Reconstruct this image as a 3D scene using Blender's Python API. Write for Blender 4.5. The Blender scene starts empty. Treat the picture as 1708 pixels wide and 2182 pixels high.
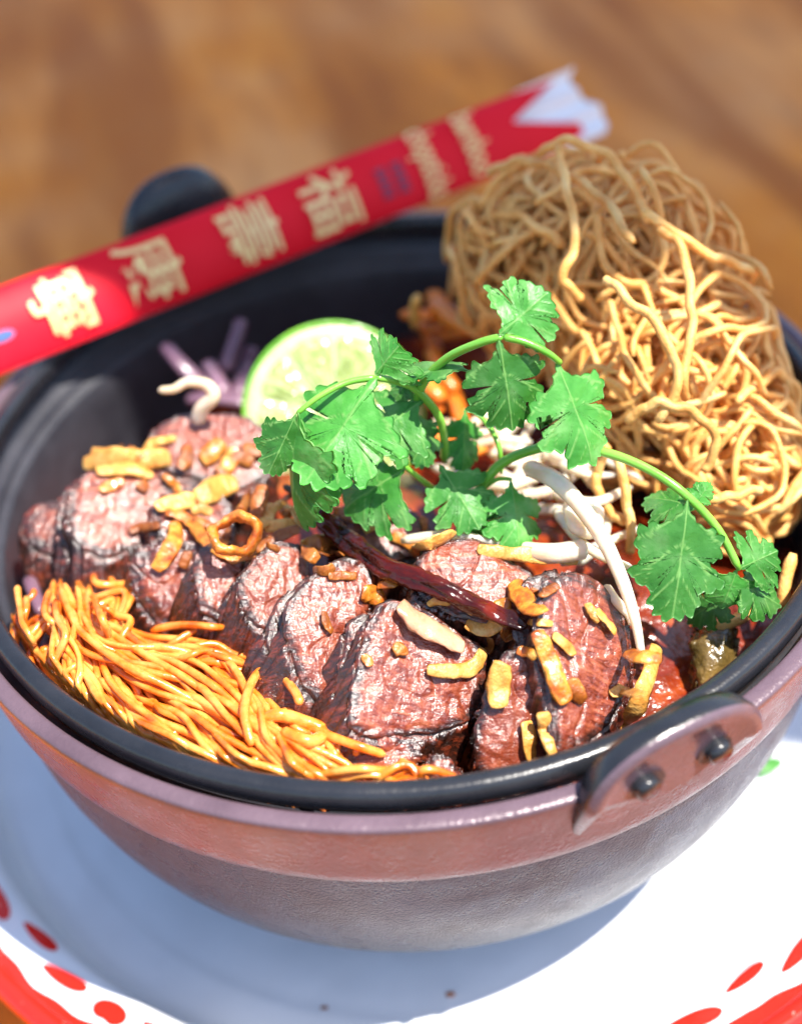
import bpy, bmesh, math, random
from mathutils import Vector, Matrix, noise

# ------------------------------------------------------------------ camera, world, sun, exposure
sc = bpy.context.scene
COL = sc.collection
U = 0.11                      # radius of the pot's outer edge in metres; lengths below are in pot radii
ZT = 0.963                    # height of the pot's outer edge above the table, in pot radii
W, H, S = 801.0, 1024.0, 801.0 / 1708.0
EL, RO, DI, AX, AY, F = 0.73553, -0.10125, 2.90425, -0.00755, -0.21660, 1400.0
cpos = Vector((AX, AY - DI * math.cos(EL), DI * math.sin(EL)))
fwd = Vector((0, math.cos(EL), -math.sin(EL)))
_r = Vector((1, 0, 0)); _u = _r.cross(fwd)
rgt = _r * math.cos(RO) + _u * math.sin(RO)
upv = _u * math.cos(RO) - _r * math.sin(RO)
cam = bpy.data.cameras.new('camera'); camo = bpy.data.objects.new('camera', cam); COL.objects.link(camo)
m = Matrix((rgt, upv, -fwd)).transposed().to_4x4()
m.translation = Vector((cpos.x, cpos.y, cpos.z + ZT)) * U
camo.matrix_world = m
cam.sensor_fit = 'VERTICAL'; cam.sensor_height = 36; cam.sensor_width = 36
cam.lens = F / H * 36
cam.clip_start = 0.01; cam.clip_end = 100
cam.dof.use_dof = True
cam.dof.aperture_fstop = 5.6
sc.camera = camo

LX, LY = -0.40, 0.17          # how far a shadow moves per unit of height
sun_dir = Vector((-LX, -LY, 1)).normalized()
world = bpy.data.worlds.new('World'); sc.world = world; world.use_nodes = True
nt = world.node_tree
sky = nt.nodes.new('ShaderNodeTexSky'); sky.sky_type = 'NISHITA'; sky.sun_disc = False
sky.sun_elevation = math.asin(sun_dir.z)
sky.sun_rotation = math.atan2(sun_dir.x, sun_dir.y)
nt.links.new(sky.outputs[0], nt.nodes['Background'].inputs[0])
nt.nodes['Background'].inputs[1].default_value = 0.135
sl = bpy.data.lights.new('sun', 'SUN'); sl.energy = 5.0; sl.angle = math.radians(0.3); sl.color = (1, 0.95, 0.87)
so = bpy.data.objects.new('sun', sl); COL.objects.link(so)
so.rotation_euler = (-sun_dir).to_track_quat('-Z', 'Y').to_euler()
so.location = sun_dir * 3
sc.view_settings.view_transform = 'Standard'; sc.view_settings.look = 'None'
sc.view_settings.exposure = 1.15; sc.view_settings.gamma = 1
sc.view_settings.use_curve_mapping = False
try:
    sc.cycles.max_bounces = 8; sc.cycles.use_denoising = True
except Exception:
    pass

# ------------------------------------------------------------------ helpers
def at(px, py, z):
    """a point at height z (pot radii, 0 = pot's outer edge) seen at a place of the picture"""
    d = fwd + rgt * ((px * S - W / 2) / F) - upv * ((py * S - H / 2) / F)
    return cpos + d * ((z - cpos.z) / d.z)
def on_plane(px, py, c, n):
    d = fwd + rgt * ((px * S - W / 2) / F) - upv * ((py * S - H / 2) / F)
    return cpos + d * ((c - cpos).dot(n) / d.dot(n))
def M3(p):
    return Vector((p[0] * U, p[1] * U, (p[2] + ZT) * U))
cam.dof.focus_distance = ((at(900, 1260, 0.10) - cpos).dot(fwd)) * U

def tag(o, label=None, cat=None, group=None, kind=None):
    if label: o['label'] = label
    if cat: o['category'] = cat
    if group: o['group'] = group
    if kind: o['kind'] = kind
    return o
def thing(name, label, cat, loc, group=None):
    o = bpy.data.objects.new(name, None); COL.objects.link(o)
    o.empty_display_size = 0.01
    o.location = M3(loc)
    return tag(o, label, cat, group)
def mesh(name, V, Fc, mat, parent=None, smooth=True, attrs=None, uv=None):
    """V in pot radii; a top-level mesh gets its origin at its base"""
    pts = [M3(v) for v in V]
    if parent is None:
        n = len(pts)
        org = Vector((sum(p.x for p in pts) / n, sum(p.y for p in pts) / n, min(p.z for p in pts)))
    else:
        p = parent; org = Vector((0, 0, 0))
        while p is not None:
            org += p.location; p = p.parent
    me = bpy.data.meshes.new(name)
    me.from_pydata([p - org for p in pts], [], Fc)
    if smooth: me.polygons.foreach_set('use_smooth', [True] * len(me.polygons))
    for k, a in (attrs or {}).items():
        at_ = me.attributes.new(k, 'FLOAT', 'POINT'); at_.data.foreach_set('value', a)
    me.materials.append(mat); me.update()
    o = bpy.data.objects.new(name, me); COL.objects.link(o)
    if parent is None: o.location = org
    else: o.parent = parent
    return o

def fbm(p, s, o=3):
    return noise.fractal(Vector(p) * s, 1.0, 2.0, o)
def catmull(P, n, closed=False):
    P = [Vector(p) for p in P]; out = []
    k = len(P); segs = k if closed else k - 1
    # arc length spread
    for i in range(n):
        t = (i / n if closed else i / (n - 1)) * segs
        j = min(int(t), segs - 1); f = t - j
        g = (lambda q: P[q % k]) if closed else (lambda q: P[max(0, min(k - 1, q))])
        a, b, c, d = g(j - 1), g(j), g(j + 1), g(j + 2)
        if not closed:
            if j == 0: a = b * 2 - c
            if j == k - 2: d = c * 2 - b
        out.append(0.5 * ((2 * b) + (c - a) * f + (2 * a - 5 * b + 4 * c - d) * f * f + (3 * b - a - 3 * c + d) * f ** 3))
    return out
def tube_data(P, R, sides=7, flat=1.0, up=None, wob=0.0, seed=0.0, roundend=True, twist=0.0):
    """a closed tube along P with radius list or number R; flat < 1 squashes it across 'up'"""
    n = len(P)
    if not hasattr(R, '__len__'): R = [R] * n
    V = []; Fc = []
    T = [(P[min(i + 1, n - 1)] - P[max(i - 1, 0)]).normalized() for i in range(n)]
    N = (Vector(up) if up else Vector((0.13, 0.21, 1)))
    for i in range(n):
        t = T[i]
        N = (N - t * N.dot(t))
        if N.length < 1e-6: N = t.orthogonal()
        N.normalize(); B = t.cross(N)
        r = R[i]
        if roundend and i in (0, n - 1): r *= 0.55
        for j in range(sides):
            a = 2 * math.pi * j / sides + twist * i
            k = 1.0
            if wob: k += wob * noise.noise(P[i] * 14 + Vector((math.cos(a) * 1.3, math.sin(a) * 1.3, seed * 7.1)))
            V.append(P[i] + (B * math.cos(a) + N * math.sin(a) * flat) * r * k)
    for i in range(n - 1):
        for j in range(sides):
            a = i * sides + j; b = i * sides + (j + 1) % sides
            Fc.append((a, b, b + sides, a + sides))
    Fc.append(tuple(reversed(range(sides)))); Fc.append(tuple(range((n - 1) * sides, n * sides)))
    return V, Fc
def join(*ds):
    V = []; Fc = []
    for v, f in ds:
        o = len(V); V += v; Fc += [tuple(i + o for i in q) for q in f]
    return V, Fc
def revolve(prof, n=160, c=(0, 0), a0=0.0, a1=2 * math.pi):
    full = abs(a1 - a0 - 2 * math.pi) < 1e-6
    m_ = n if full else n + 1
    V = []; Fc = []; k = len(prof)
    for i in range(m_):
        a = a0 + (a1 - a0) * i / n
        for r, z in prof: V.append(Vector((c[0] + r * math.cos(a), c[1] + r * math.sin(a), z)))
    for i in range(n):
        i2 = (i + 1) % m_
        for j in range(k - 1):
            Fc.append((i * k + j, i2 * k + j, i2 * k + j + 1, i * k + j + 1))
    return V, Fc
def soft(prof, it=2):
    for _ in range(it):
        q = [prof[0]]
        for a, b in zip(prof, prof[1:]):
            q.append((a[0] * .75 + b[0] * .25, a[1] * .75 + b[1] * .25)); q.append((a[0] * .25 + b[0] * .75, a[1] * .25 + b[1] * .75))
        q.append(prof[-1]); prof = q
    return prof

# ------------------------------------------------------------------ materials
def new_mat(name):
    m_ = bpy.data.materials.new(name); m_.use_nodes = True
    return m_, m_.node_tree, m_.node_tree.nodes['Principled BSDF']
def ramp(nt_, fac, stops):
    r = nt_.nodes.new('ShaderNodeValToRGB')
    while len(r.color_ramp.elements) > 1: r.color_ramp.elements.remove(r.color_ramp.elements[-1])
    r.color_ramp.elements[0].position = stops[0][0]; r.color_ramp.elements[0].color = (*stops[0][1], 1)
    for p, c in stops[1:]:
        e = r.color_ramp.elements.new(p); e.color = (*c, 1)
    nt_.links.new(fac, r.inputs[0]); return r.outputs[0]
def coords(nt_, scale=(1, 1, 1), rot=(0, 0, 0), kind='Object'):
    tc = nt_.nodes.new('ShaderNodeTexCoord'); mp = nt_.nodes.new('ShaderNodeMapping')
    mp.inputs['Scale'].default_value = scale; mp.inputs['Rotation'].default_value = rot
    if kind == 'World':
        g = nt_.nodes.new('ShaderNodeNewGeometry'); nt_.links.new(g.outputs['Position'], mp.inputs[0])
    else: nt_.links.new(tc.outputs[kind], mp.inputs[0])
    return mp.outputs[0]
def nz(nt_, vec, scale, detail=4, rough=0.55, dist=0.0):
    n = nt_.nodes.new('ShaderNodeTexNoise'); n.inputs['Scale'].default_value = scale
    n.inputs['Detail'].default_value = detail; n.inputs['Roughness'].default_value = rough; n.inputs['Distortion'].default_value = dist
    nt_.links.new(vec, n.inputs['Vector']); return n.outputs[0]
def bump(nt_, h, dist, strength=1.0, prev=None):
    b = nt_.nodes.new('ShaderNodeBump'); b.inputs['Distance'].default_value = dist; b.inputs['Strength'].default_value = strength
    nt_.links.new(h, b.inputs['Height'])
    if prev is not None: nt_.links.new(prev, b.inputs['Normal'])
    return b.outputs[0]
def mix(nt_, fac, a, b, mode='MIX'):
    x = nt_.nodes.new('ShaderNodeMix'); x.data_type = 'RGBA'; x.blend_type = mode
    for sock, v in ((0, fac), (6, a), (7, b)):
        if hasattr(v, 'is_output'): nt_.links.new(v, x.inputs[sock])
        elif sock == 0: x.inputs[0].default_value = v
        else: x.inputs[sock].default_value = (*v, 1)
    return x.outputs[2]
def attr(nt_, name):
    a = nt_.nodes.new('ShaderNodeAttribute'); a.attribute_name = name; return a.outputs['Fac']
def objrand(nt_):
    return nt_.nodes.new('ShaderNodeObjectInfo').outputs['Random']
def simple(name, stops, scale=90, rough=0.5, bscale=300, bdist=0.0003, sss=0.0, sssr=(0.004, 0.002, 0.001), coat=0.0, spec=0.5, rnd=0.0, dist=0.0, detail=4, rr=None, kind='World'):
    m_, t, b = new_mat(name)
    v = coords(t, kind=kind)
    c = ramp(t, nz(t, v, scale, detail, 0.6, dist), stops)
    if rnd:
        hs = t.nodes.new('ShaderNodeHueSaturation')
        mm = t.nodes.new('ShaderNodeMapRange'); mm.inputs[3].default_value = 1 - rnd; mm.inputs[4].default_value = 1 + rnd
        t.links.new(objrand(t), mm.inputs[0]); t.links.new(mm.outputs[0], hs.inputs['Value']); t.links.new(c, hs.inputs['Color'])
        c = hs.outputs[0]
    t.links.new(c, b.inputs['Base Color'])
    b.inputs['Roughness'].default_value = rough
    if rr:
        q = t.nodes.new('ShaderNodeMapRange'); q.inputs[1].default_value = 0.35; q.inputs[2].default_value = 0.65
        q.inputs[3].default_value = rr[0]; q.inputs[4].default_value = rr[1]
        t.links.new(nz(t, v, scale * 2.3, 3), q.inputs[0]); t.links.new(q.outputs[0], b.inputs['Roughness'])
    if bdist: t.links.new(bump(t, nz(t, v, bscale, 3), bdist), b.inputs['Normal'])
    b.inputs['Specular IOR Level'].default_value = spec
    if sss:
        b.inputs['Subsurface Weight'].default_value = sss; b.inputs['Subsurface Radius'].default_value = sssr; b.inputs['Subsurface Scale'].default_value = 1.0
    b.inputs['Coat Weight'].default_value = coat; b.inputs['Coat Roughness'].default_value = 0.12
    return m_

MAT = {}
# wooden table
GA = at(1560, 130, -ZT); GB = at(1700, 255, -ZT); gang = math.atan2(GB.y - GA.y, GB.x - GA.x)
m_, t, b = new_mat('table_wood')
v = coords(t, kind='World'); mp = t.nodes.new('ShaderNodeMapping'); mp.vector_type = 'POINT'
mp.inputs['Rotation'].default_value = (0, 0, -gang); t.links.new(v, mp.inputs[0])
mp2 = t.nodes.new('ShaderNodeMapping'); mp2.inputs['Scale'].default_value = (1, 6, 1); t.links.new(mp.outputs[0], mp2.inputs[0])
g1 = nz(t, mp2.outputs[0], 9, 6, 0.6, 0.6); g2 = nz(t, mp2.outputs[0], 60, 4, 0.6, 0.2); g3 = nz(t, mp.outputs[0], 7, 3); g4 = nz(t, mp2.outputs[0], 3.2, 3, 0.5, 0.4)
c = ramp(t, g1, [(0.33, (0.28, 0.062, 0.004)), (0.5, (0.72, 0.205, 0.014)), (0.68, (0.86, 0.31, 0.035))])
c = mix(t, 0.5, c, ramp(t, g2, [(0.3, (0.54, 0.125, 0.006)), (0.7, (0.86, 0.29, 0.022))]))
c = mix(t, ramp(t, g3, [(0.45, (0, 0, 0)), (0.75, (0.55, 0.55, 0.55))]), c, (0.84, 0.45, 0.19))
c = mix(t, ramp(t, g4, [(0.40, (0.75, 0.75, 0.75)), (0.56, (0, 0, 0))]), c, (0.36, 0.085, 0.005))
t.links.new(c, b.inputs['Base Color']); b.inputs['Roughness'].default_value = 0.55; b.inputs['Specular IOR Level'].default_value = 0.15
t.links.new(bump(t, g2, 0.0004), b.inputs['Normal']); MAT['wood'] = m_
# enamel
def enamel(name, col, wear=False):
    m_, t, b = new_mat(name); v = coords(t, kind='World')
    c = mix(t, ramp(t, nz(t, v, 40, 4), [(0.4, (0, 0, 0)), (0.7, (1, 1, 1))]), col, tuple(x * 0.93 for x in col))
    if wear: c = mix(t, ramp(t, nz(t, v, 420, 2), [(0.72, (0, 0, 0)), (0.76, (0.5, 0.5, 0.5))]), c, (0.85, 0.55, 0.45))
    t.links.new(c, b.inputs['Base Color']); b.inputs['Roughness'].default_value = 0.13
    t.links.new(bump(t, nz(t, v, 55, 2), 0.0006), b.inputs['Normal'])
    return m_
MAT['enamel'] = enamel('white_enamel', (0.80, 0.81, 0.84)); MAT['red_enamel'] = enamel('red_enamel', (0.68, 0.018, 0.010), True)
# cast iron
def iron(name, c0, c1, rough, bs, bd, metal=0.0):
    m_, t, b = new_mat(name); v = coords(t, kind='World')
    t.links.new(ramp(t, nz(t, v, 60, 5), [(0.3, c0), (0.7, c1)]), b.inputs['Base Color'])
    q = t.nodes.new('ShaderNodeMapRange'); q.inputs[1].default_value = 0.3; q.inputs[2].default_value = 0.7
    q.inputs[3].default_value = rough - 0.08; q.inputs[4].default_value = rough + 0.08
    t.links.new(nz(t, v, 140, 3), q.inputs[0]); t.links.new(q.outputs[0], b.inputs['Roughness'])
    t.links.new(bump(t, nz(t, v, bs, 3, 0.6), bd), b.inputs['Normal']); b.inputs['Specular IOR Level'].default_value = 0.5; b.inputs['Metallic'].default_value = metal
    return m_
MAT['iron_in'] = iron('black_iron_inside', (0.014, 0.014, 0.019), (0.036, 0.036, 0.045), 0.48, 900, 0.00020)
MAT['iron_ring'] = iron('black_iron_rim', (0.010, 0.011, 0.014), (0.022, 0.023, 0.028), 0.26, 700, 0.00010)
MAT['iron_band'] = iron('brown_iron_band', (0.090, 0.056, 0.070), (0.145, 0.094, 0.115), 0.28, 900, 0.00018, 0.1)
MAT['iron_bowl'] = iron('rough_iron_bowl', (0.014, 0.030, 0.056), (0.044, 0.084, 0.140), 0.30, 1500, 0.00080)
MAT['iron_bowl'].node_tree.nodes['Principled BSDF'].inputs['Specular IOR Level'].default_value = 0.55
# paper
MAT['red_paper'] = simple('red_paper', [(0.3, (0.72, 0.005, 0.016)), (0.7, (0.80, 0.009, 0.026))], 30, 0.5, 200, 0.0001, spec=0.15)
MAT['white_paper'] = simple('white_paper', [(0.3, (0.78, 0.78, 0.80)), (0.7, (0.84, 0.84, 0.85))], 40, 0.6, 200, 0.0001)
MAT['gold'] = simple('gold_print', [(0.3, (0.86, 0.56, 0.20)), (0.7, (0.92, 0.66, 0.30))], 40, 0.4, 200, 0)
MAT['dark_print'] = simple('purple_print', [(0.3, (0.16, 0.01, 0.05)), (0.7, (0.22, 0.015, 0.07))], 40, 0.4, 200, 0)
MAT['blue_print'] = simple('blue_print', [(0.3, (0.05, 0.10, 0.25)), (0.7, (0.06, 0.12, 0.28))], 40, 0.4, 200, 0)
# noodles
MAT['crispy'] = simple('crispy_noodle', [(0.3, (0.63, 0.27, 0.055)), (0.5, (0.78, 0.40, 0.105)), (0.72, (0.88, 0.57, 0.22))], 130, 0.55, 900, 0.0003, 0.12, (0.004, 0.002, 0.0007), rnd=0.16)
MAT['soft'] = simple('sauced_noodle', [(0.30, (0.52, 0.075, 0.005)), (0.44, (0.72, 0.17, 0.012)), (0.70, (0.86, 0.38, 0.085))], 140, 0.26, 600, 0.00022, 0.15, (0.004, 0.002, 0.0006), coat=0.4, rnd=0.14)
# food
MAT['sauce'] = simple('red_sauce', [(0.34, (0.03, 0.005, 0.002)), (0.52, (0.18, 0.018, 0.003)), (0.72, (0.44, 0.08, 0.006))], 70, 0.20, 260, 0.0007, coat=0.4, dist=0.8)
MAT['shallot'] = simple('fried_shallot', [(0.28, (0.22, 0.035, 0.005)), (0.42, (0.44, 0.10, 0.008)), (0.58, (0.64, 0.22, 0.022)), (0.76, (0.80, 0.44, 0.11))], 260, 0.34, 1000, 0.00035, 0.2, (0.004, 0.002, 0.0005), coat=0.25, rnd=0.22)
MAT['shallot_gold'] = simple('pale_gold_shallot', [(0.28, (0.42, 0.13, 0.015)), (0.5, (0.62, 0.28, 0.055)), (0.75, (0.76, 0.47, 0.15))], 260, 0.38, 1000, 0.00035, 0.1, (0.004, 0.002, 0.0005), rnd=0.12)
MAT['shallot_brown'] = simple('dark_brown_shallot', [(0.28, (0.10, 0.022, 0.004)), (0.5, (0.28, 0.075, 0.010)), (0.75, (0.50, 0.19, 0.03))], 200, 0.36, 1000, 0.00035, 0.1, (0.004, 0.002, 0.0005), rnd=0.15)
MAT['shallot_pale'] = simple('pale_shallot', [(0.3, (0.48, 0.18, 0.08)), (0.7, (0.68, 0.36, 0.22))], 120, 0.2, 600, 0.0003, 0.2, coat=0.5)
MAT['sprout'] = simple('bean_sprout', [(0.3, (0.60, 0.42, 0.26)), (0.55, (0.74, 0.62, 0.47)), (0.75, (0.82, 0.76, 0.66))], 60, 0.26, 500, 0.0002, 0.6, (0.006, 0.004, 0.002), coat=0.2, rnd=0.08)
MAT['carrot'] = simple('carrot', [(0.3, (0.72, 0.14, 0.012)), (0.7, (0.86, 0.28, 0.03))], 90, 0.3, 500, 0.0003, 0.2, (0.005, 0.002, 0.0006), coat=0.3, rnd=0.1)
MAT['onion'] = simple('red_onion', [(0.3, (0.12, 0.045, 0.08)), (0.7, (0.27, 0.16, 0.21))], 60, 0.3, 500, 0.0002, 0.2, coat=0.3, rnd=0.15)
MAT['chili'] = simple('dried_chili', [(0.38, (0.018, 0.002, 0.0015)), (0.56, (0.08, 0.005, 0.002)), (0.75, (0.24, 0.022, 0.004))], 60, 0.24, 300, 0.0005, dist=1.2, spec=0.4)
MAT['chili_stem'] = simple('chili_stem', [(0.3, (0.03, 0.018, 0.008)), (0.7, (0.08, 0.05, 0.02))], 90, 0.6, 400, 0.0004)
MAT['eggplant'] = simple('grilled_vegetable', [(0.3, (0.05, 0.035, 0.008)), (0.55, (0.18, 0.11, 0.03)), (0.75, (0.32, 0.20, 0.07))], 80, 0.25, 300, 0.0012, coat=0.5)
MAT['stem'] = simple('cilantro_stem', [(0.3, (0.10, 0.36, 0.025)), (0.7, (0.22, 0.50, 0.06))], 60, 0.3, 500, 0.0001, 0.15, coat=0.2)
MAT['rind'] = simple('lime_rind', [(0.3, (0.08, 0.30, 0.012)), (0.7, (0.20, 0.46, 0.03))], 160, 0.3, 700, 0.0004, coat=0.3)
MAT['pith'] = simple('lime_pith', [(0.3, (0.42, 0.50, 0.23)), (0.7, (0.56, 0.62, 0.36))], 120, 0.4, 600, 0.0003, 0.2)
m_, t, b = new_mat('lime_flesh'); v = coords(t, (1, 1, 1), kind='World')
t.links.new(ramp(t, nz(t, v, 260, 4, 0.6, 0.8), [(0.3, (0.22, 0.29, 0.08)), (0.5, (0.34, 0.42, 0.15)), (0.72, (0.50, 0.57, 0.27))]), b.inputs['Base Color'])
b.inputs['Roughness'].default_value = 0.16; b.inputs['Subsurface Weight'].default_value = 0.3; b.inputs['Subsurface Radius'].default_value = (0.004, 0.004, 0.001); b.inputs['Subsurface Scale'].default_value = 1
vo = t.nodes.new('ShaderNodeTexVoronoi'); vo.inputs['Scale'].default_value = 420; t.links.new(v, vo.inputs['Vector'])
t.links.new(bump(t, vo.outputs[0], 0.0004), b.inputs['Normal']); MAT['flesh'] = m_
# meat: pink grainy cut face, dark charred crust (attribute 'crust')
m_, t, b = new_mat('roast_meat'); v = coords(t, kind='World')
mpg = t.nodes.new('ShaderNodeMapping'); mpg.inputs['Rotation'].default_value = (0.3, 0.5, 0.7); mpg.inputs['Scale'].default_value = (1, 5.0, 1.6); t.links.new(v, mpg.inputs[0])
n1 = nz(t, mpg.outputs[0], 190, 5, 0.68, 0.3); n2 = nz(t, v, 45, 4, 0.6, 0.4); n3 = nz(t, v, 1250, 2, 0.6)
face = ramp(t, n1, [(0.30, (0.05, 0.008, 0.004)), (0.45, (0.17, 0.028, 0.012)), (0.60, (0.33, 0.085, 0.040)), (0.78, (0.52, 0.22, 0.12))])
vr = t.nodes.new('ShaderNodeTexVoronoi'); vr.feature = 'DISTANCE_TO_EDGE'; vr.inputs['Scale'].default_value = 190
wv = t.nodes.new('ShaderNodeVectorMath'); wv.operation = 'MULTIPLY_ADD'; wv.inputs[1].default_value = (0.006, 0.006, 0.006)
nn_ = t.nodes.new('ShaderNodeTexNoise'); nn_.inputs['Scale'].default_value = 120; t.links.new(v, nn_.inputs['Vector'])
t.links.new(nn_.outputs['Color'], wv.inputs[0]); t.links.new(mpg.outputs[0], wv.inputs[2]); t.links.new(wv.outputs[0], vr.inputs['Vector'])
crk = ramp(t, vr.outputs[0], [(0.0, (0, 0, 0)), (0.10, (1, 1, 1))])
face = mix(t, crk, mix(t, 0.28, face, (0.22, 0.03, 0.014)), face)
face = mix(t, ramp(t, n2, [(0.46, (0, 0, 0)), (0.66, (0.85, 0.85, 0.85))]), face, (0.19, 0.030, 0.008))
crust = ramp(t, n1, [(0.30, (0.010, 0.005, 0.004)), (0.48, (0.032, 0.009, 0.005)), (0.62, (0.14, 0.022, 0.008)), (0.82, (0.32, 0.09, 0.03))])
mth = t.nodes.new('ShaderNodeMath'); mth.operation = 'ADD'; t.links.new(attr(t, 'crust'), mth.inputs[0])
sub = t.nodes.new('ShaderNodeMath'); sub.operation = 'MULTIPLY_ADD'; sub.inputs[1].default_value = 0.9; sub.inputs[2].default_value = -0.45
t.links.new(n2, sub.inputs[0]); t.links.new(sub.outputs[0], mth.inputs[1])
cf = ramp(t, mth.outputs[0], [(0.38, (0, 0, 0)), (0.62, (1, 1, 1))])
t.links.new(mix(t, cf, face, crust), b.inputs['Base Color'])
q = t.nodes.new('ShaderNodeMapRange'); q.inputs[1].default_value = 0.35; q.inputs[2].default_value = 0.65; q.inputs[3].default_value = 0.26; q.inputs[4].default_value = 0.50
t.links.new(n2, q.inputs[0]); t.links.new(q.outputs[0], b.inputs['Roughness'])
nb = bump(t, n1, 0.00032); nb = bump(t, n3, 0.00024, 1, nb); t.links.new(nb, b.inputs['Normal'])
b.inputs['Coat Weight'].default_value = 0.7; b.inputs['Coat Roughness'].default_value = 0.14; b.inputs['Coat IOR'].default_value = 1.6; t.links.new(nb, b.inputs['Coat Normal'])
b.inputs['Subsurface Weight'].default_value = 0.08; b.inputs['Subsurface Radius'].default_value = (0.004, 0.0015, 0.001); b.inputs['Subsurface Scale'].default_value = 1
MAT['meat'] = m_
# cilantro leaf (attribute 'vein')
m_, t, b = new_mat('cilantro_leaf'); v = coords(t, kind='World')
c = ramp(t, nz(t, v, 130, 4), [(0.3, (0.040, 0.24, 0.025)), (0.52, (0.095, 0.37, 0.06)), (0.75, (0.27, 0.54, 0.18))])
hs = t.nodes.new('ShaderNodeHueSaturation'); mm = t.nodes.new('ShaderNodeMapRange'); mm.inputs[3].default_value = 0.62; mm.inputs[4].default_value = 1.25
t.links.new(objrand(t), mm.inputs[0]); t.links.new(mm.outputs[0], hs.inputs['Value']); t.links.new(c, hs.inputs['Color']); c = hs.outputs[0]
c = mix(t, ramp(t, attr(t, 'vein'), [(0.35, (0, 0, 0)), (0.9, (0.75, 0.75, 0.75))]), c, (0.26, 0.52, 0.14))
t.links.new(c, b.inputs['Base Color']); b.inputs['Roughness'].default_value = 0.42; b.inputs['Specular IOR Level'].default_value = 0.55
nb = bump(t, attr(t, 'vein'), -0.00008); nb = bump(t, nz(t, v, 420, 3), 0.00028, 1, nb); t.links.new(nb, b.inputs['Normal'])
tr = t.nodes.new('ShaderNodeBsdfTranslucent'); t.links.new(mix(t, 0.6, c, (0.12, 0.60, 0.03)), tr.inputs[0])
ms = t.nodes.new('ShaderNodeMixShader'); ms.inputs[0].default_value = 0.42
t.links.new(b.outputs[0], ms.inputs[1]); t.links.new(tr.outputs[0], ms.inputs[2])
t.links.new(ms.outputs[0], t.nodes['Material Output'].inputs[0]); MAT['leaf'] = m_
MAT['blocker_cream'] = simple('blocker_cream', [(0.3, (0.55, 0.50, 0.42)), (0.7, (0.62, 0.57, 0.48))], 8, 0.8, 60, 0.001)  # plain cream surface of the added sun blocker

# ------------------------------------------------------------------ table
V = []
for z in (-ZT, -ZT - 0.35):
    V += [(-9, -2.1, z), (9, -2.1, z), (9, 14, z), (-9, 14, z)]
o = mesh('table', V, [(0, 1, 2, 3), (7, 6, 5, 4), (0, 4, 5, 1), (1, 5, 6, 2), (2, 6, 7, 3), (3, 7, 4, 0)], MAT['wood'], smooth=False); tag(o, kind='structure')

# ------------------------------------------------------------------ added sun blocker, its outline shaped to shade the far side (out of the picture, towards the sun)
CH = 12.0
shade = [(-3.4, 0.80), (-0.95, 0.60), (-0.70, 0.555), (-0.50, 0.46), (-0.30, 0.40), (-0.10, 0.36), (0.14, 0.28), (0.24, 0.16), (0.34, 0.12), (0.50, 0.15), (0.64, 0.02), (0.75, -0.17), (1.24, -0.35), (3.4, -1.1), (3.6, 6.2), (-3.6, 6.2)]
V = []
for dz in (0, 0.05):
    for x, y in shade: V.append((x - LX * CH, y - LY * CH, CH + dz))
k = len(shade)
Fc = [tuple(reversed(range(k))), tuple(range(k, 2 * k))] + [(i, (i + 1) % k, (i + 1) % k + k, i + k) for i in range(k)]
o = mesh('sun_blocker', V, Fc, MAT['blocker_cream'], smooth=False)
tag(o, 'added cream panel with a ragged edge, out of view, blocking the sun from the far side of the table', 'sun_blocker')

# ------------------------------------------------------------------ enamel plate
PC = (0.02, 0.20)
pprof = [(0.0, -0.947), (0.7, -0.947), (1.02, -0.945), (1.05, -0.937), (1.08, -0.935), (1.160, -0.925), (1.195, -0.875), (1.212, -0.818), (1.235, -0.804), (1.33, -0.792), (1.352, -0.787)]
plate = thing('enamel_plate', 'round white enamel plate with red painted rim under the iron pot', 'plate', (PC[0], PC[1], -ZT))
sp = soft(pprof, 2)
lower = [(r, z - 0.012) for r, z in reversed(sp)]
V, Fc = revolve(sp + lower, 200, PC); mesh('dish', V, Fc, MAT['enamel'], plate)
def pz(r):
    for (a, za), (b_, zb) in zip(sp, sp[1:]):
        if a <= r <= b_: return za + (zb - za) * (r - a) / max(1e-9, b_ - a)
    return sp[-1][1]
# rolled red edge
V = []; Fc = []; n = 220; kk = 10
for i in range(n):
    a = 2 * math.pi * i / n
    for j in range(kk):
        q = 2 * math.pi * j / kk
        r = 1.362 + 0.028 * math.cos(q); z = -0.795 + 0.022 * math.sin(q)
        V.append((PC[0] + r * math.cos(a), PC[1] + r * math.sin(a), z))
for i in range(n):
    for j in range(kk):
        Fc.append((i * kk + j, ((i + 1) % n) * kk + j, ((i + 1) % n) * kk + (j + 1) % kk, i * kk + (j + 1) % kk))
mesh('rolled_edge', V, Fc, MAT['red_enamel'], plate)
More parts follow.
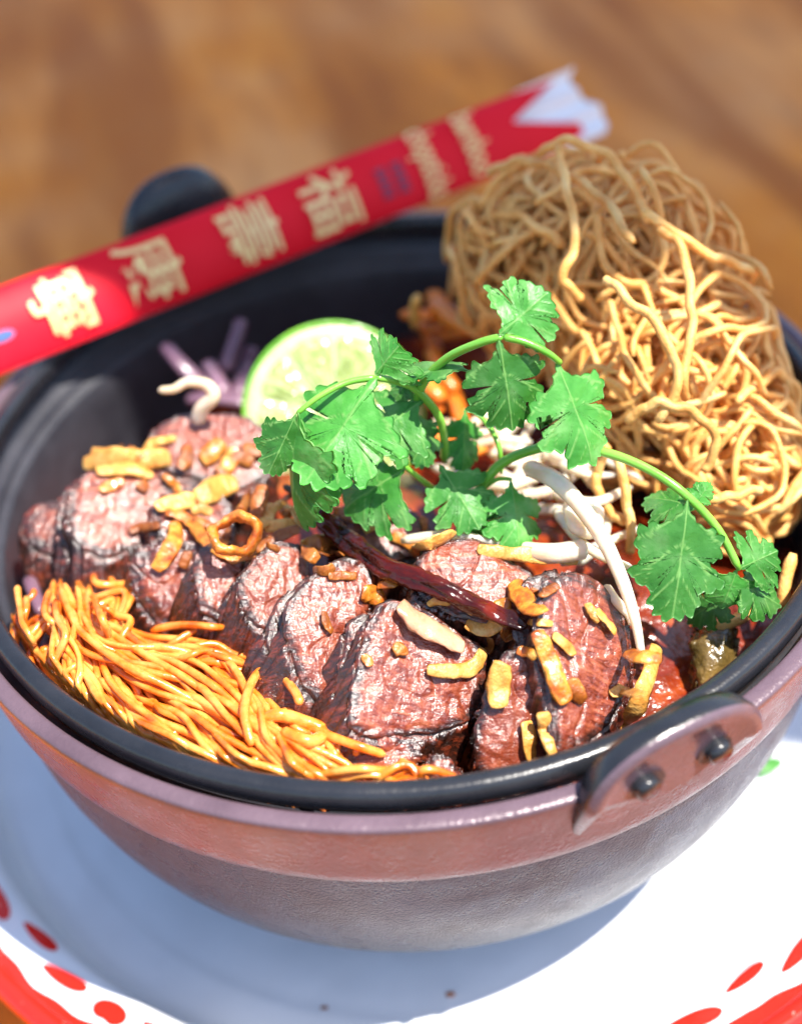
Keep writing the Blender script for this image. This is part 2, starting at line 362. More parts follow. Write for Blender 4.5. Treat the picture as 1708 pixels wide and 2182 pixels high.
# scalloped red band painted just inside the edge
V = []; Fc = []; n = 480
for i in range(n):
    a = 2 * math.pi * i / n
    w = abs(math.sin(a * 9 + 0.6)); rin = 1.300 + 0.022 * w + 0.004 * math.sin(a * 61)
    for j in range(5):
        r = rin + (1.343 - rin) * j / 4
        V.append((PC[0] + r * math.cos(a), PC[1] + r * math.sin(a), pz(r) + 0.0022))
for i in range(n):
    for j in range(4): Fc.append((i * 5 + j, ((i + 1) % n) * 5 + j, ((i + 1) % n) * 5 + j + 1, i * 5 + j + 1))
mesh('painted_band', V, Fc, MAT['red_enamel'], plate)
rnd = random.Random(5)
def petal(a_c, r_c, la, lr, skew, heart):
    V = [(0, 0, 0)]; n = 28; rings = 4; Fc = []; V = []
    for k_ in range(rings + 1):
        for i in range(n):
            q = 2 * math.pi * i / n
            ca, sa = math.cos(q), math.sin(q)
            rad = 1 - (0.26 * math.exp(-((abs(q - math.pi / 2)) / 0.35) ** 2) if heart else 0)
            wdt = 0.55 + 0.45 * (0.5 + 0.5 * ca)
            x = ca * la * rad; y = sa * lr * rad * (wdt if not heart else 1)
            f = k_ / rings
            a = a_c + x * f; r = r_c + (y + skew * x) * f
            V.append((PC[0] + r * math.cos(a), PC[1] + r * math.sin(a), pz(r) + 0.0022))
    for k_ in range(rings):
        for i in range(n):
            Fc.append((k_ * n + i, k_ * n + (i + 1) % n, (k_ + 1) * n + (i + 1) % n, (k_ + 1) * n + i))
    mesh('painted_petal', V, Fc, MAT['red_enamel'], plate)
for i in range(56):
    a = 2 * math.pi * (i + 0.35) / 56
    k3 = i % 4
    if k3 == 0: petal(a, 1.272, 0.034, 0.027, 0.0, True)
    elif k3 == 1: petal(a, 1.262, 0.052, 0.024, 0.16, False)
    elif k3 == 2: petal(a + 0.01, 1.240, 0.046, 0.018, -0.1, False)
    else: petal(a, 1.270, 0.050, 0.022, -0.18, False)

# ------------------------------------------------------------------ cast iron pot
pot = thing('cast_iron_pot', 'black cast iron pot full of noodles and meat with two upright lug handles', 'pot', (0, 0, -0.945))
lower = soft([(0.0, -0.943), (0.40, -0.943), (0.49, -0.930), (0.665, -0.845), (0.790, -0.735), (0.864, -0.625), (0.910, -0.51), (0.943, -0.38), (0.958, -0.205), (0.956, -0.198)], 2)
V, Fc = revolve(lower, 220); mesh('bowl', V, Fc, MAT['iron_bowl'], pot)
band = [(0.950, -0.203)] + soft([(0.962, -0.2065), (0.9745, -0.198), (0.985, -0.12), (1.0, -0.03), (1.003, -0.006), (0.995, 0.0), (0.972, 0.001), (0.964, -0.006), (0.962, -0.05)], 2)
V, Fc = revolve(band, 220); mesh('band', V, Fc, MAT['iron_band'], pot)
inner = soft([(0.963, -0.045), (0.950, -0.055), (0.935, -0.056), (0.928, -0.075), (0.912, -0.082), (0.905, -0.092), (0.905, -0.102), (0.888, -0.106), (0.882, -0.118), (0.86, -0.35), (0.80, -0.56), (0.66, -0.70), (0.45, -0.78), (0.0, -0.80)], 1)
V, Fc = revolve(inner, 220); mesh('inside', V, Fc, MAT['iron_in'], pot)
V = []; Fc = []; n = 240; kk = 16
for i in range(n):
    a = 2 * math.pi * i / n
    for j in range(kk):
        q = 2 * math.pi * j / kk
        cq, sq = math.cos(q), math.sin(q)
        r = 0.930 + 0.021 * math.copysign(abs(cq) ** 0.7, cq); z = -0.002 + 0.027 * math.copysign(abs(sq) ** 0.75, sq)
        V.append((r * math.cos(a), r * math.sin(a), z))
for i in range(n):
    for j in range(kk):
        Fc.append((i * kk + j, ((i + 1) % n) * kk + j, ((i + 1) % n) * kk + (j + 1) % kk, i * kk + (j + 1) % kk))
mesh('rim_ring', V, Fc, MAT['iron_ring'], pot)
def lug(az, m_face, zt=0.115, hw=0.205):
    """a rounded plate standing on the wall, following it, with a thick rolled top edge and two pegs in holes"""
    zb = -0.195
    er = Vector((math.cos(az), math.sin(az), 0)); et = Vector((-math.sin(az), math.cos(az), 0))
    def P(s, z, r):      # s along the wall (pot radii), bent round the pot a little
        a = az + s / 1.25
        c = Vector((math.cos(a), math.sin(a), 0)) * 1.0
        d = er * 0.15
        p = c * (r - 0.0) * 0.7 + (er * r + et * s) * 0.3
        return Vector((p.x, p.y, z))
    N = 48; outline = []
    for i in range(N + 1):
        q = math.pi * i / N
        s = hw * math.copysign(abs(math.cos(q)) ** 0.8, math.cos(q)); z = -0.06 + (zt + 0.06) * math.sin(q) ** 0.75
        outline.append((s, z))
    outline = [(hw * 0.90, zb + 0.03), (hw * 0.985, zb + 0.075)] + outline + [(-hw * 0.985, zb + 0.075), (-hw * 0.90, zb + 0.03)]
    rin, rout = 0.992, 1.036
    # front plate with rounded edge: rings from the outline inwards
    V = []; Fc = []; K = len(outline); cs, cz = 0.0, -0.05
    lay = [(1.00, rin - 0.010), (1.03, rin + 0.004), (1.05, rin + 0.024), (1.04, rout - 0.010), (0.985, rout), (0.90, rout - 0.001), (0.82, rout - 0.008), (0.5, rout - 0.010), (0.05, rout - 0.010)]
    lay = [(0.05, rin - 0.010), (0.6, rin - 0.012)] + lay
    for f, r in lay:
        for s, z in outline:
            slope = (z - zb) / (zt - zb)
            V.append(P(cs + (s - cs) * f, cz + (z - cz) * f, r + 0.0 - 0.082 * (1 - min(1, slope * 1.6)) * (1 if r > 1 else 0.4)))
    Fb = []
    for i in range(len(lay) - 1):
        for j in range(K - 1):
            (Fc if i >= 5 else Fb).append((i * K + j, i * K + j + 1, (i + 1) * K + j + 1, (i + 1) * K + j))
    lg = mesh('lug', V, Fc + Fb, m_face, pot)
    lg.data.materials.append(MAT['iron_ring'])
    for i in range(len(Fc), len(Fc) + len(Fb)): lg.data.polygons[i].material_index = 1
    for s in (-0.078, 0.078):
        c = P(s, 0.015, rout - 0.006); d = er
        # recess
        pts = []
        hv, hf = [], []
        for i in range(14):
            q = 2 * math.pi * i / 14
            hv.append(c + et * (math.cos(q) * 0.036) + Vector((0, 0, math.sin(q) * 0.030)) + er * 0.0015)
        hf = [tuple(range(14))]
        h = mesh('hole', hv, hf, MAT['iron_in'], lg, smooth=False)
        pp = [c + er * (0.030 * i / 5 - 0.012) + et * 0.006 * (1 if s > 0 else -1) for i in range(6)]
        V, Fc = tube_data(pp, [0.025, 0.0265, 0.026, 0.0255, 0.0245, 0.0225], 7, wob=0.35, seed=s, roundend=False)
        mesh('peg', V, Fc, MAT['iron_ring'], lg)
AZ = math.radians(-66)
lug(AZ, MAT['iron_band']); lug(AZ + math.pi + math.radians(6), MAT['iron_in'], 0.235, 0.20)

# ------------------------------------------------------------------ bed of sauce under everything
def bed(x, y):
    r = math.hypot(x, y)
    z = -0.20
    z += 0.10 * math.exp(-((y + 0.12 + 0.35 * x) / 0.28) ** 2)         # ridge under the meat
    z -= 0.12 * max(0, min(1, (y - 0.15) / 0.4))
    z -= 0.10 * max(0, min(1, (x - 0.45) / 0.3)) * max(0, min(1, (-y + 0.3) / 0.4))
    z -= 0.14 * max(0, min(1, (-x - 0.45) / 0.3)) * max(0, min(1, (y + 0.25) / 0.3))
    return z
V = []; Fc = []; nr, na = 36, 96
for i in range(nr + 1):
    for j in range(na):
        a = 2 * math.pi * j / na; r = 0.874 * i / nr
        x, y = r * math.cos(a), r * math.sin(a)
        V.append((x, y, bed(x, y) + 0.018 * fbm((x, y, 0), 7)))
for i in range(nr):
    for j in range(na): Fc.append((i * na + j, i * na + (j + 1) % na, (i + 1) * na + (j + 1) % na, (i + 1) * na + j))
o = mesh('sauce', V, Fc, MAT['sauce']); tag(o, 'oily red brown sauce pooled inside the pot under the noodles', 'sauce')

# ------------------------------------------------------------------ sauced noodles, front left
rnd = random.Random(11)
nood = thing('sauced_noodles', 'pile of glossy orange sauced egg noodles at the front of the pot', 'noodles', (*at(400, 1500, -0.1)[:2], -0.2))
guides = [
    [(150, 1255), (175, 1340), (260, 1400), (380, 1450), (520, 1530), (700, 1672)],
    [(165, 1290), (210, 1370), (330, 1440), (460, 1500), (590, 1610), (760, 1690)],
    [(200, 1330), (300, 1385), (420, 1400), (500, 1455), (590, 1560), (740, 1660)],
    [(140, 1270), (150, 1380), (160, 1470), (150, 1560)],
    [(165, 1300), (185, 1400), (225, 1480), (250, 1570), (280, 1640)],
    [(190, 1360), (240, 1450), (300, 1540), (390, 1620), (470, 1690)],
    [(250, 1420), (330, 1500), (420, 1560), (520, 1650), (600, 1705)],
    [(240, 1500), (310, 1560), (400, 1610), (480, 1680)],
    [(300, 1470), (420, 1530), (560, 1620), (700, 1700)],
    [(420, 1420), (520, 1470), (560, 1560), (640, 1640), (720, 1690)],
    [(20, 1340), (45, 1420), (100, 1490), (150, 1560)],
    [(40, 1370), (90, 1330), (140, 1400), (100, 1450), (60, 1440)],
    [(600, 1640), (680, 1600), (740, 1560), (800, 1580)],
    [(640, 1690), (720, 1650), (800, 1660), (880, 1690)],
    [(540, 1600), (600, 1540), (680, 1560), (740, 1620)],
    [(520, 1560), (540, 1470), (590, 1450), (640, 1500)],
    [(350, 1400), (440, 1380), (540, 1410), (600, 1480)],
    [(230, 1390), (250, 1310), (220, 1260), (180, 1250)],
    [(780, 1700), (850, 1650), (920, 1690), (980, 1700)],
    [(20, 1330), (25, 1400), (70, 1470), (130, 1540), (200, 1600)],
    [(60, 1250), (50, 1320), (90, 1390), (140, 1420)],
    [(30, 1420), (90, 1510), (180, 1585), (300, 1660), (440, 1715)],
    [(60, 1470), (150, 1560), (260, 1640), (400, 1705), (540, 1735)],
    [(170, 1500), (230, 1570), (330, 1640), (480, 1700), (620, 1730)],
    [(110, 1240), (130, 1320), (110, 1400), (150, 1480)],
]
def strand(parent, P, r, mat, sides=7, wob=0.10, seed=0, flat=1.0, n=None):
    V, Fc = tube_data(P, r, sides, flat=flat, wob=wob, seed=seed)
    return mesh('noodle_strand', V, Fc, mat, parent)
cnt = 0
weights = [15, 15, 13, 9, 12, 13, 13, 10, 13, 10, 6, 6, 8, 8, 6, 6, 9, 7, 6, 4, 3, 10, 10, 10, 3]
for gi, (g, wgt) in enumerate(zip(guides, weights)):
    for k_ in range(wgt):
        lay = rnd.random()
        off = rnd.gauss(0, 1)
        ox, oy = rnd.gauss(0, 17), rnd.gauss(0, 17)
        t0, t1 = (0, 1) if rnd.random() < 0.5 else (rnd.uniform(0, 0.25), rnd.uniform(0.7, 1))
        ph = rnd.uniform(0, 6.28); am = rnd.uniform(5, 22); fr = rnd.uniform(0.8, 2.6)
        pts = catmull([(x, y, 0) for x, y in g], 40)
        P = []
        N_ = 30
        for i in range(N_):
            t_ = t0 + (t1 - t0) * i / (N_ - 1)
            q = pts[min(39, int(t_ * 39))].lerp(pts[min(39, int(t_ * 39) + 1)], t_ * 39 % 1)
            sp_ = 1 + 0.7 * (t_ - 0.3)
            x = q.x + ox * sp_ + am * math.sin(ph + t_ * 6.28 * fr) + off * 6
            y = q.y + oy * sp_ + am * 0.7 * math.cos(ph * 1.7 + t_ * 6.28 * fr)
            z = -0.135 + 0.075 * lay + 0.012 * math.sin(ph * 2 + t_ * 9) + 0.03 * math.sin(math.pi * t_)
            # lower towards the front wall, higher beside the meat
            z += 0.06 * max(0, min(1, (1480 - q.y) / 250)) - 0.02 * max(0, (q.y - 1600) / 100)
            p = at(x, y, z)
            r_ = math.hypot(p.x, p.y)
            p = at(x, y, z + 0.050 * max(0, min(1, (r_ - 0.62) / 0.22)))
            r_ = math.hypot(p.x, p.y)
            if r_ > 0.885: p.x *= 0.885 / r_; p.y *= 0.885 / r_; p.z -= 1.0 * (r_ - 0.885)
            P.append(p)
        strand(nood, P, rnd.uniform(0.0060, 0.0084), MAT['soft'], 6, 0.22, gi * 31 + k_); cnt += 1
for i in range(46):     # loose curls lying across the bundle
    x, y = rnd.uniform(60, 760), 0
    y = 1300 + (x - 60) * 0.47 + rnd.uniform(-40, 190)
    if y > 1690 or x < 170: continue
    a = rnd.uniform(0, 6.28); P = []; k = rnd.gauss(0, 0.13); z = -0.055 + rnd.uniform(0, .03)
    for q in range(18):
        P.append(at(x, y, z + 0.012 * math.sin(q * .6 + i))); a += k + 0.22 * noise.noise(Vector((q * .3, i * 3.1, 0))); x += 13 * math.cos(a); y += 10 * math.sin(a)
    P = [p if math.hypot(p.x, p.y) < .875 else Vector((p.x * .875 / math.hypot(p.x, p.y), p.y * .875 / math.hypot(p.x, p.y), p.z - .03)) for p in P]
    strand(nood, catmull(P, 30), rnd.uniform(.0070, .0090), MAT['soft'], 6, .22, i)
# a few strands laid singly on top
for g, z, r in [([(170, 1245), (165, 1330), (200, 1400), (300, 1450), (420, 1490), (520, 1560), (620, 1640), (690, 1690)], -0.02, .0125),
             ([(190, 1250), (190, 1320), (240, 1390), (350, 1430), (470, 1490), (560, 1560), (650, 1620), (730, 1680)], -0.015, .012),
             ([(270, 1390), (340, 1380), (420, 1400), (480, 1450), (540, 1520), (580, 1600), (650, 1660)], -0.015, .012),
             ([(380, 1430), (450, 1410), (520, 1440), (590, 1520), (680, 1560), (760, 1590), (820, 1610)], -0.03, .012),
             ([(535, 1590), (520, 1510), (545, 1440), (585, 1425), (625, 1470), (640, 1500)], 0.0, .012),
             ([(555, 1540), (590, 1525), (650, 1540), (690, 1560), (660, 1580), (600, 1560)], -0.01, .017),
             ([(35, 1330), (30, 1390), (60, 1450), (120, 1500)], -0.05, .015), ([(90, 1340), (65, 1400), (85, 1450), (140, 1440)], -0.06, .012)]:
    P = catmull([at(x, y, z + 0.02 * math.sin(i * 1.7)) for i, (x, y) in enumerate(g)], 34)
    strand(nood, P, r * 0.74, MAT['soft'], 8, 0.2, g[0][0])

# ------------------------------------------------------------------ crispy noodle nest, back right
rnd = random.Random(23)
NA = at(1275, 640, 0.16); NB = at(1500, 900, 0.0)
nest = thing('crispy_noodle_nest', 'tall tangled nest of crispy fried golden noodles at the back of the pot', 'noodles', (NA.x + 0.05, NA.y - 0.1, -0.3))
ell = [(at(1195, 570, .14), Vector((.245, .23, .265)), 85), (at(1350, 620, .16), Vector((.25, .25, .28)), 75), (at(1430, 800, .06), Vector((.265, .25, .27)), 80), (at(1560, 985, -.04), Vector((.175, .19, .19)), 45)]
def walk(c, ax, lay, n=30, step=0.030, curl=3.0):
    # start somewhere on the upper and near side
    while True:
        d = Vector((rnd.gauss(0, 1), rnd.gauss(-0.25, 1), rnd.gauss(0.3, 0.9))).normalized()
        if d.z > -0.75: break
    hd = Vector((rnd.gauss(0, 1), rnd.gauss(0, 1), rnd.gauss(0, 0.8) - 0.3))
    fall = rnd.choice((0, 0, .12, .3)); k = rnd.gauss(0, curl); kk = rnd.uniform(2, 5); ph = rnd.uniform(0, 6.28); P = []
    zl = rnd.uniform(0, 6.28); am = rnd.uniform(0.02, 0.06)
    for i in range(n):
        s = lay * (1 + am * math.sin(zl + i * 0.55)) * (1 + 0.16 * noise.noise(d * 2.3 + c * 3))
        P.append(Vector((c.x + d.x * ax.x * s, c.y + d.y * ax.y * s, c.z + d.z * ax.z * s)))
        hd = (hd - d * hd.dot(d)).normalized()
        hd = Matrix.Rotation((k + kk * math.sin(ph + i * 0.33)) * step * 2.2, 3, d) @ hd
        hd.z -= fall
        if d.z < -0.6: hd.z = abs(hd.z)
        d = (d + hd * (step / ((ax.x + ax.y + ax.z) / 3))).normalized()
    return P
def keep(P):
    out = []
    for p in P:
        r_ = math.hypot(p.x, p.y)
        if p.z < 0.06 and r_ > 0.865: p = Vector((p.x * 0.865 / r_, p.y * 0.865 / r_, p.z))
        p.z = max(p.z, -0.31); out.append(p)
    return out
def crinkle(P):
    P = catmull(P, int(len(P) * 1.7)); a, b_ = rnd.uniform(0.5, 0.9), rnd.uniform(0, 6)
    return [p + Vector((noise.noise(p * 16), noise.noise(p * 16 + Vector((9, 3, 1))), noise.noise(p * 16 + Vector((2, 7, 5))))) * 0.009 + Vector((0, 0, 0.0035)) * math.sin(i * a + b_) for i, p in enumerate(P)]
for c, ax, num in ell:
    for i in range(num):
        lay = 0.58 + 0.46 * (i / num) ** 0.8
        P = crinkle(keep(walk(c, ax, lay, rnd.randint(18, 42), 0.030, 2.2)))
        strand(nest, P, rnd.uniform(0.0066, 0.0090), MAT['crispy'], 6, 0.22, i)
# the inside of the tangle, too hidden to tell strands apart
ds_ = []
for c, ax, num in ell:
    for i in range(60):
        ds_.append(tube_data(crinkle(keep(walk(c, ax, rnd.uniform(.35, .85), rnd.randint(12, 26), 0.032))), rnd.uniform(.0070, .0095), 6, wob=.2, seed=i))
V, Fc = join(*ds_); tag(mesh('inner_strands', V, Fc, MAT['crispy'], nest), kind='stuff')
# strands that show singly
for g in [[(950, 560, .10), (960, 470, .22), (1010, 430, .30), (1080, 460, .30), (1110, 540, .27), (1090, 600, .22)],
          [(960, 640, -.02), (980, 520, .12), (1040, 450, .25), (1130, 470, .34), (1200, 530, .33)],
          [(1150, 330, .46), (1200, 300, .50), (1290, 330, .48), (1350, 400, .45), (1380, 480, .40)],
          [(1190, 310, .50), (1210, 400, .47), (1230, 500, .42), (1200, 590, .36), (1240, 640, .30)],
          [(1370, 450, .46), (1450, 510, .42), (1530, 550, .36), (1600, 580, .30), (1595, 600, .27)],
          [(1400, 490, .44), (1440, 520, .42), (1470, 600, .38), (1475, 700, .34), (1450, 800, .28), (1460, 850, .22)],
          [(1290, 590, .40), (1340, 640, .38), (1420, 720, .34), (1440, 830, .26), (1400, 900, .2)],
          [(1560, 640, .25), (1630, 650, .20), (1670, 760, .12), (1690, 860, .06), (1650, 930, .02)],
          [(1570, 860, .18), (1640, 800, .16), (1690, 820, .10), (1700, 900, .04), (1680, 1000, .0)],
          [(1330, 900, .2), (1400, 860, .24), (1480, 880, .22), (1530, 940, .16), (1500, 1010, .1)],
          [(1460, 1075, .06), (1540, 1060, .08), (1620, 1040, .06)],
          [(1320, 970, .14), (1330, 1040, .10), (1345, 1110, .04), (1340, 1180, .0)],
          [(1300, 950, .16), (1270, 1010, .10), (1285, 1070, .06), (1330, 1120, .02)],
          [(1040, 370, .36), (1100, 345, .42), (1180, 360, .45), (1280, 420, .45), (1350, 520, .42)]]:
    P = catmull([at(*q) for q in g], 26)
    strand(nest, keep(crinkle(P)), 0.0102, MAT['crispy'], 8, 0.2, g[0][0])

# loose broken pieces of crispy noodle
for lab, g in [('short broken crispy noodle stick leaning against the right pot wall', [(1690, 1180, .0), (1672, 1240, -.04), (1665, 1300, -.08)]),
               ('tiny crispy noodle stub lying below the folded cilantro leaf at right', [(1520, 1340, -.10), (1560, 1325, -.10), (1600, 1305, -.1)]),
               ('upright stub of crispy noodle behind the orange carrot shreds', [(885, 700, -.02), (882, 660, .04), (890, 630, .09)])]:
    V, Fc = tube_data(catmull([at(*q) for q in g], 8), 0.0125, 8, wob=0.15)
    tag(mesh('crispy_noodle_piece', V, Fc, MAT['crispy']), lab, 'noodle', 'loose crispy noodle pieces')

# ------------------------------------------------------------------ meat slices
def slab(outline, z, n, ext, thick, seed, rag=0.012, dome=0.03, N=170, mat='meat', name='meat_slice', crust0=0.0):
    n = Vector(n).normalized(); ext = Vector(ext).normalized()
    cx = sum(p[0] for p in outline) / len(outline); cy = sum(p[1] for p in outline) / len(outline)
    C = at(cx, cy, z)
    O = catmull([on_plane(x, y, C, n) for x, y in outline], N, True)
    cen = sum(O, Vector()) / N
    V = []; A = []; Fc = []
    sd = Vector((seed * 3.7, seed * 1.9, seed))
    rings = [i / 27 for i in range(26)] + [.955, .975, .99, 1.0]
    for f in rings:
        for i, p in enumerate(O):
            q = cen.lerp(p, f)
            rg = f * f * (rag * noise.fractal(p * 11 + sd, 1, 2, 3) + 0.25 * rag * noise.noise(Vector((i * 0.27, .3, seed * 5))))
            q = q + (p - cen).normalized() * rg
            h = dome * (1 - f ** 2.6)
            h += 0.007 * noise.fractal(q * 5 + sd, 1, 2, 2) + 0.004 * noise.noise(q * 24 + sd) + 0.0025 * noise.noise(Vector((q.x * 90, q.y * 50, q.z * 50)) + sd)
            cr = abs(noise.noise(q * 9 + sd * 2)); h -= 0.004 * max(0, 1 - cr / 0.04)
            # ridges of grain across the cut
            h += 0.0010 * math.sin((q.x * 0.8 + q.z * 0.9) * 75 + 6 * noise.noise(q * 6 + sd))
            V.append(q + n * (h - 0.01 * (f > 0.98)))
            A.append(crust0 + max(0, (f - 0.50) / 0.50) ** 1.9 * 0.95)
    ds = [0.04, 0.1, 0.17, 0.25, 0.34, 0.44, 0.55, 0.67, 0.8, 0.9, 1.0]
    for d in ds:
        for i, p in enumerate(O):
            sc_ = 1 + 0.05 * math.sin(d * 3) - 0.25 * max(0, d - 0.7)
            q = cen + (p - cen) * sc_ + ext * (thick * d)
            st = noise.noise(Vector((i * 0.42, d * 1.6, seed * 5))) * 0.016 + 0.016 * noise.fractal(q * 9 + sd, 1, 2, 3) + 0.006 * noise.noise(q * 60)
            V.append(q + (p - cen).normalized() * st); A.append(0.85)
    L = len(rings) + len(ds)
    for i in range(L - 1):
        for j in range(N): Fc.append((i * N + j, (i + 1) * N + j, (i + 1) * N + (j + 1) % N, i * N + (j + 1) % N))
    Fc.append(tuple(reversed(range((L - 1) * N, L * N))))
    return V, Fc, A
MEAT = [
 ('small dark meat chunk at the far left end of the row', [(45, 1120), (80, 1075), (140, 1075), (195, 1110), (190, 1170), (130, 1185), (75, 1165)], -0.04, (.1, -.4, .9), (-.1, -.5, -.85), .16),
 ('meat slice with bright wet top at the left end under fried shallots', [(145, 1080), (180, 1010), (260, 985), (350, 1000), (360, 1060), (330, 1130), (270, 1170), (215, 1190), (165, 1150)], 0.03, (.25, -.35, .9), (-.1, -.55, -.8), .20),
 ('bumpy pink meat slice furthest back beside the lime', [(320, 930), (370, 890), (450, 880), (530, 890), (575, 930), (570, 1000), (500, 1040), (420, 1020), (350, 1000)], 0.06, (.15, -.3, .95), (-.2, -.4, -.9), .22),
 ('dark charred meat piece half hidden below the shallot ring', [(290, 1180), (350, 1150), (430, 1170), (450, 1240), (430, 1310), (370, 1350), (310, 1310), (280, 1240)], -0.01, (.1, -.65, .75), (-.4, -.2, -.85), .16),
 ('small meat slice left of centre with dark jagged lower edge', [(415, 1190), (460, 1160), (520, 1180), (530, 1250), (510, 1320), (450, 1320), (420, 1270)], 0.03, (.3, -.5, .8), (-.4, -.35, -.85), .22),
 ('narrow pink meat slice just left of the biggest front slices', [(520, 1230), (560, 1170), (610, 1155), (655, 1180), (660, 1240), (640, 1300), (600, 1350), (550, 1330), (525, 1290)], 0.05, (.35, -.5, .8), (-.45, -.35, -.85), .24),
 ('large pink meat slice with black crust beside the looping noodle', [(605, 1330), (640, 1250), (700, 1205), (770, 1200), (795, 1260), (770, 1350), (755, 1440), (735, 1510), (680, 1500), (630, 1430)], 0.04, (.4, -.55, .75), (-.5, -.45, -.75), .26),
 ('large pink meat slice in the middle under the onion strip', [(760, 1400), (780, 1310), (840, 1280), (910, 1300), (980, 1340), (1035, 1390), (1030, 1470), (1000, 1530), (930, 1560), (850, 1575), (790, 1570), (745, 1530)], 0.02, (.35, -.6, .75), (-.5, -.4, -.8), .24),
 ('meat slice lying behind the dried chili on the right', [(880, 1200), (930, 1150), (1010, 1150), (1080, 1190), (1140, 1240), (1120, 1310), (1040, 1330), (960, 1300), (900, 1270)], 0.08, (.2, -.35, .92), (-.1, -.2, -.95), .20),
 ('thick upright meat chunk at the front right against the rim', [(1015, 1560), (1035, 1460), (1080, 1400), (1140, 1380), (1190, 1430), (1195, 1540), (1180, 1620), (1110, 1660), (1020, 1650)], -0.03, (.15, -.75, .65), (-.1, .2, -.95), .22),
 ('biggest round meat slice at the right end with dark crusted edge', [(1140, 1300), (1170, 1230), (1240, 1215), (1310, 1270), (1350, 1360), (1345, 1450), (1310, 1530), (1250, 1590), (1190, 1610), (1170, 1530), (1150, 1420)], 0.03, (.45, -.55, .72), (-.1, .1, -1), .24),
 ('ragged dark scrap of meat hanging below the middle slices', [(725, 1590), (780, 1555), (850, 1570), (900, 1610), (870, 1640), (850, 1680), (800, 1650), (740, 1635)], -0.06, (.1, -.6, .8), (-.1, .2, -1), .10),
 ('small brown nub of meat at the front rim below the thick chunk', [(905, 1630), (930, 1610), (965, 1630), (985, 1660), (950, 1680), (915, 1665)], -0.075, (.1, -.6, .8), (0, .2, -1), .09),
 ('thin meat sliver wedged under the pot rim beside the front lug', [(1165, 1690), (1205, 1668), (1250, 1662), (1245, 1685), (1200, 1702)], -0.02, (.1, -.5, .85), (0, .1, -1), .05),
 ('shadowed meat slice between the left end and the shallot ring', [(330, 1070), (400, 1030), (480, 1060), (500, 1130), (450, 1180), (380, 1170), (335, 1130)], 0.03, (.2, -.4, .9), (-.3, -.4, -.85), .18),
 ('brown meat piece under the cilantro leaves behind the chili', [(700, 1110), (770, 1060), (860, 1070), (920, 1120), (900, 1180), (820, 1190), (740, 1170)], 0.03, (.1, -.3, .95), (-.1, -.2, -1), .18),
]
for lab, src, dx, dy in (('thin meat slice edge tucked under the narrow pink slice', 5, -30, 16), ('thin dark edged slice tucked behind the slice beside the looping noodle', 6, -34, 14),
                         ('thin meat slice tucked under the middle slice with the onion strip', 7, -36, 8), ('thin slice edge left of the biggest round slice', 10, -40, -6), ('thin meat slice edge under the left end slice', 1, -30, 20)):
    _, ol, z, n_, ex, th = MEAT[src]
    cx = sum(p[0] for p in ol) / len(ol); cy = sum(p[1] for p in ol) / len(ol)
    MEAT.append((lab, [(cx + (x - cx) * 0.97 + dx, cy + (y - cy) * 0.95 + dy) for x, y in ol], z - 0.035, n_, ex, th * .8))
GEO = []
for i, (lab, ol, z, n_, ex, th) in enumerate(MEAT):
    small = i in (11, 12, 13)
    V, Fc, A = slab(ol, z, n_, ex, th, i + 1, rag=0.022 if i in (11, 3) else 0.013, dome=0.010 if small else 0.009, crust0=0.5 if i in (0, 3, 11, 12) else (0.25 if i in (4, 14, 15) else 0.3 if i > 15 else 0))
    tag(mesh('meat_slice', V, Fc, MAT['meat'], attrs={'crust': A}), lab, 'meat', 'roast meat slices in a row'); GEO.append((V, Fc))
V, Fc, A = slab([(1470, 1370), (1500, 1330), (1560, 1330), (1570, 1400), (1540, 1450), (1490, 1460)], -0.13, (.1, -.4, .9), (0, 0, -1), .12, 40, mat='eggplant')
tag(mesh('vegetable_piece', V, Fc, MAT['eggplant']), 'brown glossy grilled vegetable piece in the shade at the right wall', 'vegetable')

from mathutils.bvhtree import BVHTree
gv, gf = join(*GEO)
BVH = BVHTree.FromPolygons(gv, gf)
def rest(px, py, z, lift):
    """the place on the meat seen there, lifted by lift; falls back to height z off the meat"""
    d = (fwd + rgt * ((px * S - W / 2) / F) - upv * ((py * S - H / 2) / F)).normalized()
    h, nrm, _, _ = BVH.ray_cast(cpos, d)
    p = at(px, py, z)
    if h is None or (h - p).length > 0.16: return p
    return h - d * lift * 0.6 + Vector((0, 0, lift * 0.5))
# ------------------------------------------------------------------ fried shallots
def ribbon(g, w, flat, seed, n=22, mat='shallot'):
    n = n * 2
    C = catmull(g, 9); Q = [rest(q.x, q.y, q.z - 0.03, w * 0.55 + 0.004) for q in C]
    Q = [(Q[max(0, i - 1)] + Q[i] * 2 + Q[min(8, i + 1)]) / 4 for i in range(9)]
    P = catmull(Q, n)
    R = [w * (0.45 + 0.55 * math.sin(math.pi * min(1, max(0, (i + 0.8) / (n + 0.6)))) ** 0.5) for i in range(n)]
    rs = random.Random(seed); up = Vector((0.2 + rs.uniform(-.5, .5), -0.5 + rs.uniform(-.4, .4), 0.8))
    V, Fc = tube_data(P, [r * 0.86 for r in R], 12, flat=flat * 0.45, up=up, wob=0.38, seed=seed, twist=rs.uniform(-.05, .05))
    o = Vector((seed, seed * 2.1, 0))
    V = [v_ + Vector((noise.noise(v_ * 45 + o), noise.noise(v_ * 45 + o * 2), noise.noise(v_ * 45 + o * 3))) * 0.0030 + Vector((0, 0, 1)) * 0.008 * noise.noise(v_ * 16 + o) + Vector((noise.noise(v_ * 110), noise.noise(v_ * 110 + o), noise.noise(v_ * 110 - o))) * 0.0012 for v_ in V]
    return V, Fc
